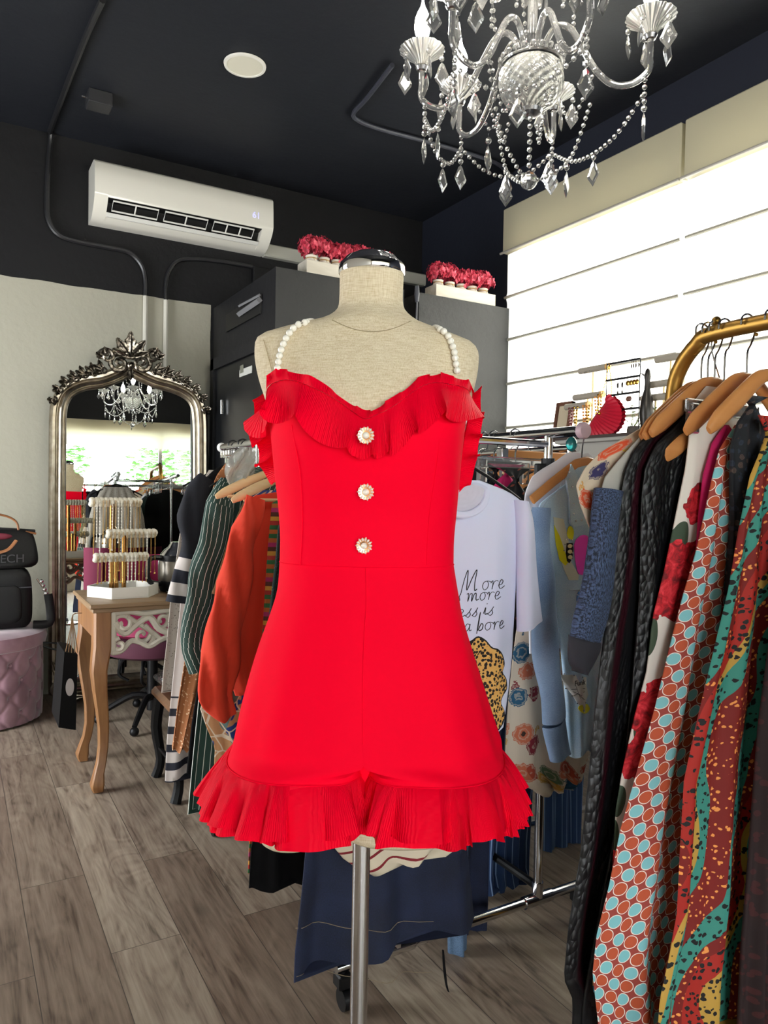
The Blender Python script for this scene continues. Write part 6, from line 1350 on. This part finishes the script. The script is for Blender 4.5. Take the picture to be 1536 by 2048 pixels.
twine=MB().lathe([(.029,.084),(.032,.087),(.029,.090)],16).tube([(.0,-.031,.087),(.006,-.036,.06),(.004,-.037,.04)],.0015,5).mesh('twine_tie',simple('jute twine','#a98a5a',.9))
def flowerbox(x0,x1,yf,n,lab,gl):
    z=PZ; T=Thing('planter_box',lab,'planter box',((x0+x1)/2,yf+.06,z),'whitewashed flower boxes on the fitting room tops'); m=MB(); h=.075
    m.box((x0,yf,z+.001),(x1,yf+.012,z+h),.002).box((x0,yf+.11,z+.001),(x1,yf+.122,z+h),.002).box((x0,yf+.012,z+.001),(x0+.012,yf+.11,z+h)).box((x1-.012,yf+.012,z+.001),(x1,yf+.11,z+h)).box((x0+.012,yf+.012,z+.001),(x1-.012,yf+.11,z+.012)); T.part('crate',m,WW)
    for k in range(n):
        x=x0+.055+(x1-x0-.11)*k/(n-1); P=Thing('flower_pot',gl,'flowers',(x,yf+.061,z+.013),gl)
        P.inst('sack',sack,Matrix.Translation((x,yf+.061,z+.014))@Matrix.Rotation(k*1.3,4,'Z')); P.inst('twine_tie',twine,Matrix.Translation((x,yf+.061,z+.014)))
        for q in range(2): P.inst('flower_head',HEADS[(k+q)%2],Matrix.Translation((x+(-.02,.022)[q],yf+.05+.02*q,z+.150+.008*math.sin(k*2+q)))@Matrix.Rotation(k*2.1+q,4,'Z')@Matrix.Diagonal((1.,1.,1.35,1)))
Yf=3.715
flowerbox(onY(613,545,Yf).x,onY(795,560,Yf).x,Yf,7,'whitewashed planter box left, partly behind the neck cap of the dress form','red hydrangeas in white cloth pots in the left planter box')
flowerbox(onY(872,590,Yf).x,onY(991,610,Yf).x,Yf,5,'whitewashed planter box right, near the bright window','red hydrangeas in white cloth pots in the right planter box')
# ================================================================= behind the camera, seen in the mirror
BY=-.85; T=Thing('clothes_rack','chrome rack behind the camera, seen only in the floor mirror','clothes rack',(1.4,BY,0))
T.part('rail',MB().tube([(.75,BY,1.5),(2.1,BY,1.5)],.013,10),CHROME)
for x in (.78,2.07): T.part('post',MB().tube([(x,BY,.05),(x,BY,1.5)],.012,10),CHROME); T.part('foot',MB().tube([(x,BY-.22,.04),(x,BY+.22,.04)],.013,8),CHROME)
def shirtY(x,y,mt,lab,k=1.,hem=.75,cat='shirt'):
    W_=[(.05,1.40),(.10,1.39),(.17,1.36),(.21,1.31),(.235,1.15),(.23,.95),(.23,hem)]
    G=garment('shirt',lab,cat,y,x,None,mt,T=.02,world=[(a*k,z) for a,z in W_],nf=3,amp=.012,seg=(60,24),group='clothes on the rack seen in the mirror')
    for s in (-1,1): G.part('sleeve',MB().tube([(x+s*.19*k,y,1.34),(x+s*.25*k,y,1.18),(x+s*.27*k,y,1.0),(x+s*.26*k,y,.82)],[.05,.055,.05,.04],12,sub=3,flat=.5,up=(0,1,0)),mt)
    G.part('collar',MB().tube([(x+.062*math.cos(a),y+.028*math.sin(a),1.405) for a in [2*PI*i/16 for i in range(16)]],.012,8,closed=True),mt)
    H_=Thing('hanger','black hanger of the '+lab.split(',')[0],'hanger',(x,y,1.38),'hangers on the rack seen in the mirror'); H_.part('hook',MB().tube([(x,y-.02,1.5),(x,y,1.522),(x,y+.018,1.5),(x,y+.005,1.46),(x,y,1.41)],.002,5,sub=3),STEEL); H_.part('shoulders',MB().tube([(x-.17,y,1.36),(x,y,1.41),(x+.17,y,1.36)],.007,8,sub=3),BLACK)
shirtY(1.40,BY+.10,cloth('sheer grey','#8f948f'),'sheer grey blouse reflected in the middle of the mirror'); shirtY(1.86,BY,cloth('navy','#1c2a40'),'navy shirt reflected right of the grey blouse')
shirtY(1.05,BY,cloth('slate','#4a5058'),'slate grey shirt reflected left of the grey blouse'); shirtY(.86,BY+.05,BLK,'black jacket reflected near the mirror edge',cat='jacket')
# ================================================================= LIGHT
wd=bpy.data.worlds.new('world'); SC.world=wd; wd.use_nodes=True
wn=wd.node_tree; bg=wn.nodes['Background']; bg.inputs[0].default_value=(.94,.97,1,1); bg.inputs[1].default_value=13.0
def area(name,loc,n,sx,sy,portal=True):
    l=bpy.data.lights.new(name,'AREA'); l.shape='RECTANGLE'; l.size=sx; l.size_y=sy; o=bpy.data.objects.new(name,l); COL.objects.link(o)
    o.location=loc; o.rotation_euler=Vector(n).to_track_quat('-Z','Y').to_euler(); l.cycles.is_portal=portal; l.energy=1; return l
area('front_window_portal',((FX0+FX1)/2,YF-.14,(FZ0+FZ1)/2),(0,1,0),FX1-FX0,FZ1-FZ0)
area('added_window_portal',(XL-.12,(LY0+LY1)/2,(LZ1+.15)/2),(1,0,0),LY1-LY0,LZ1-.15)  # portal for the added left window
sun=bpy.data.lights.new('sun','SUN'); sun.energy=9; sun.angle=.01; sun.color=(1,.95,.86); so=bpy.data.objects.new('sun',sun); COL.objects.link(so)
so.rotation_euler=Vector((-.8,-.25,-.62)).to_track_quat('-Z','Y').to_euler(); so.location=(6,2,6)
SC.view_settings.exposure=0.55
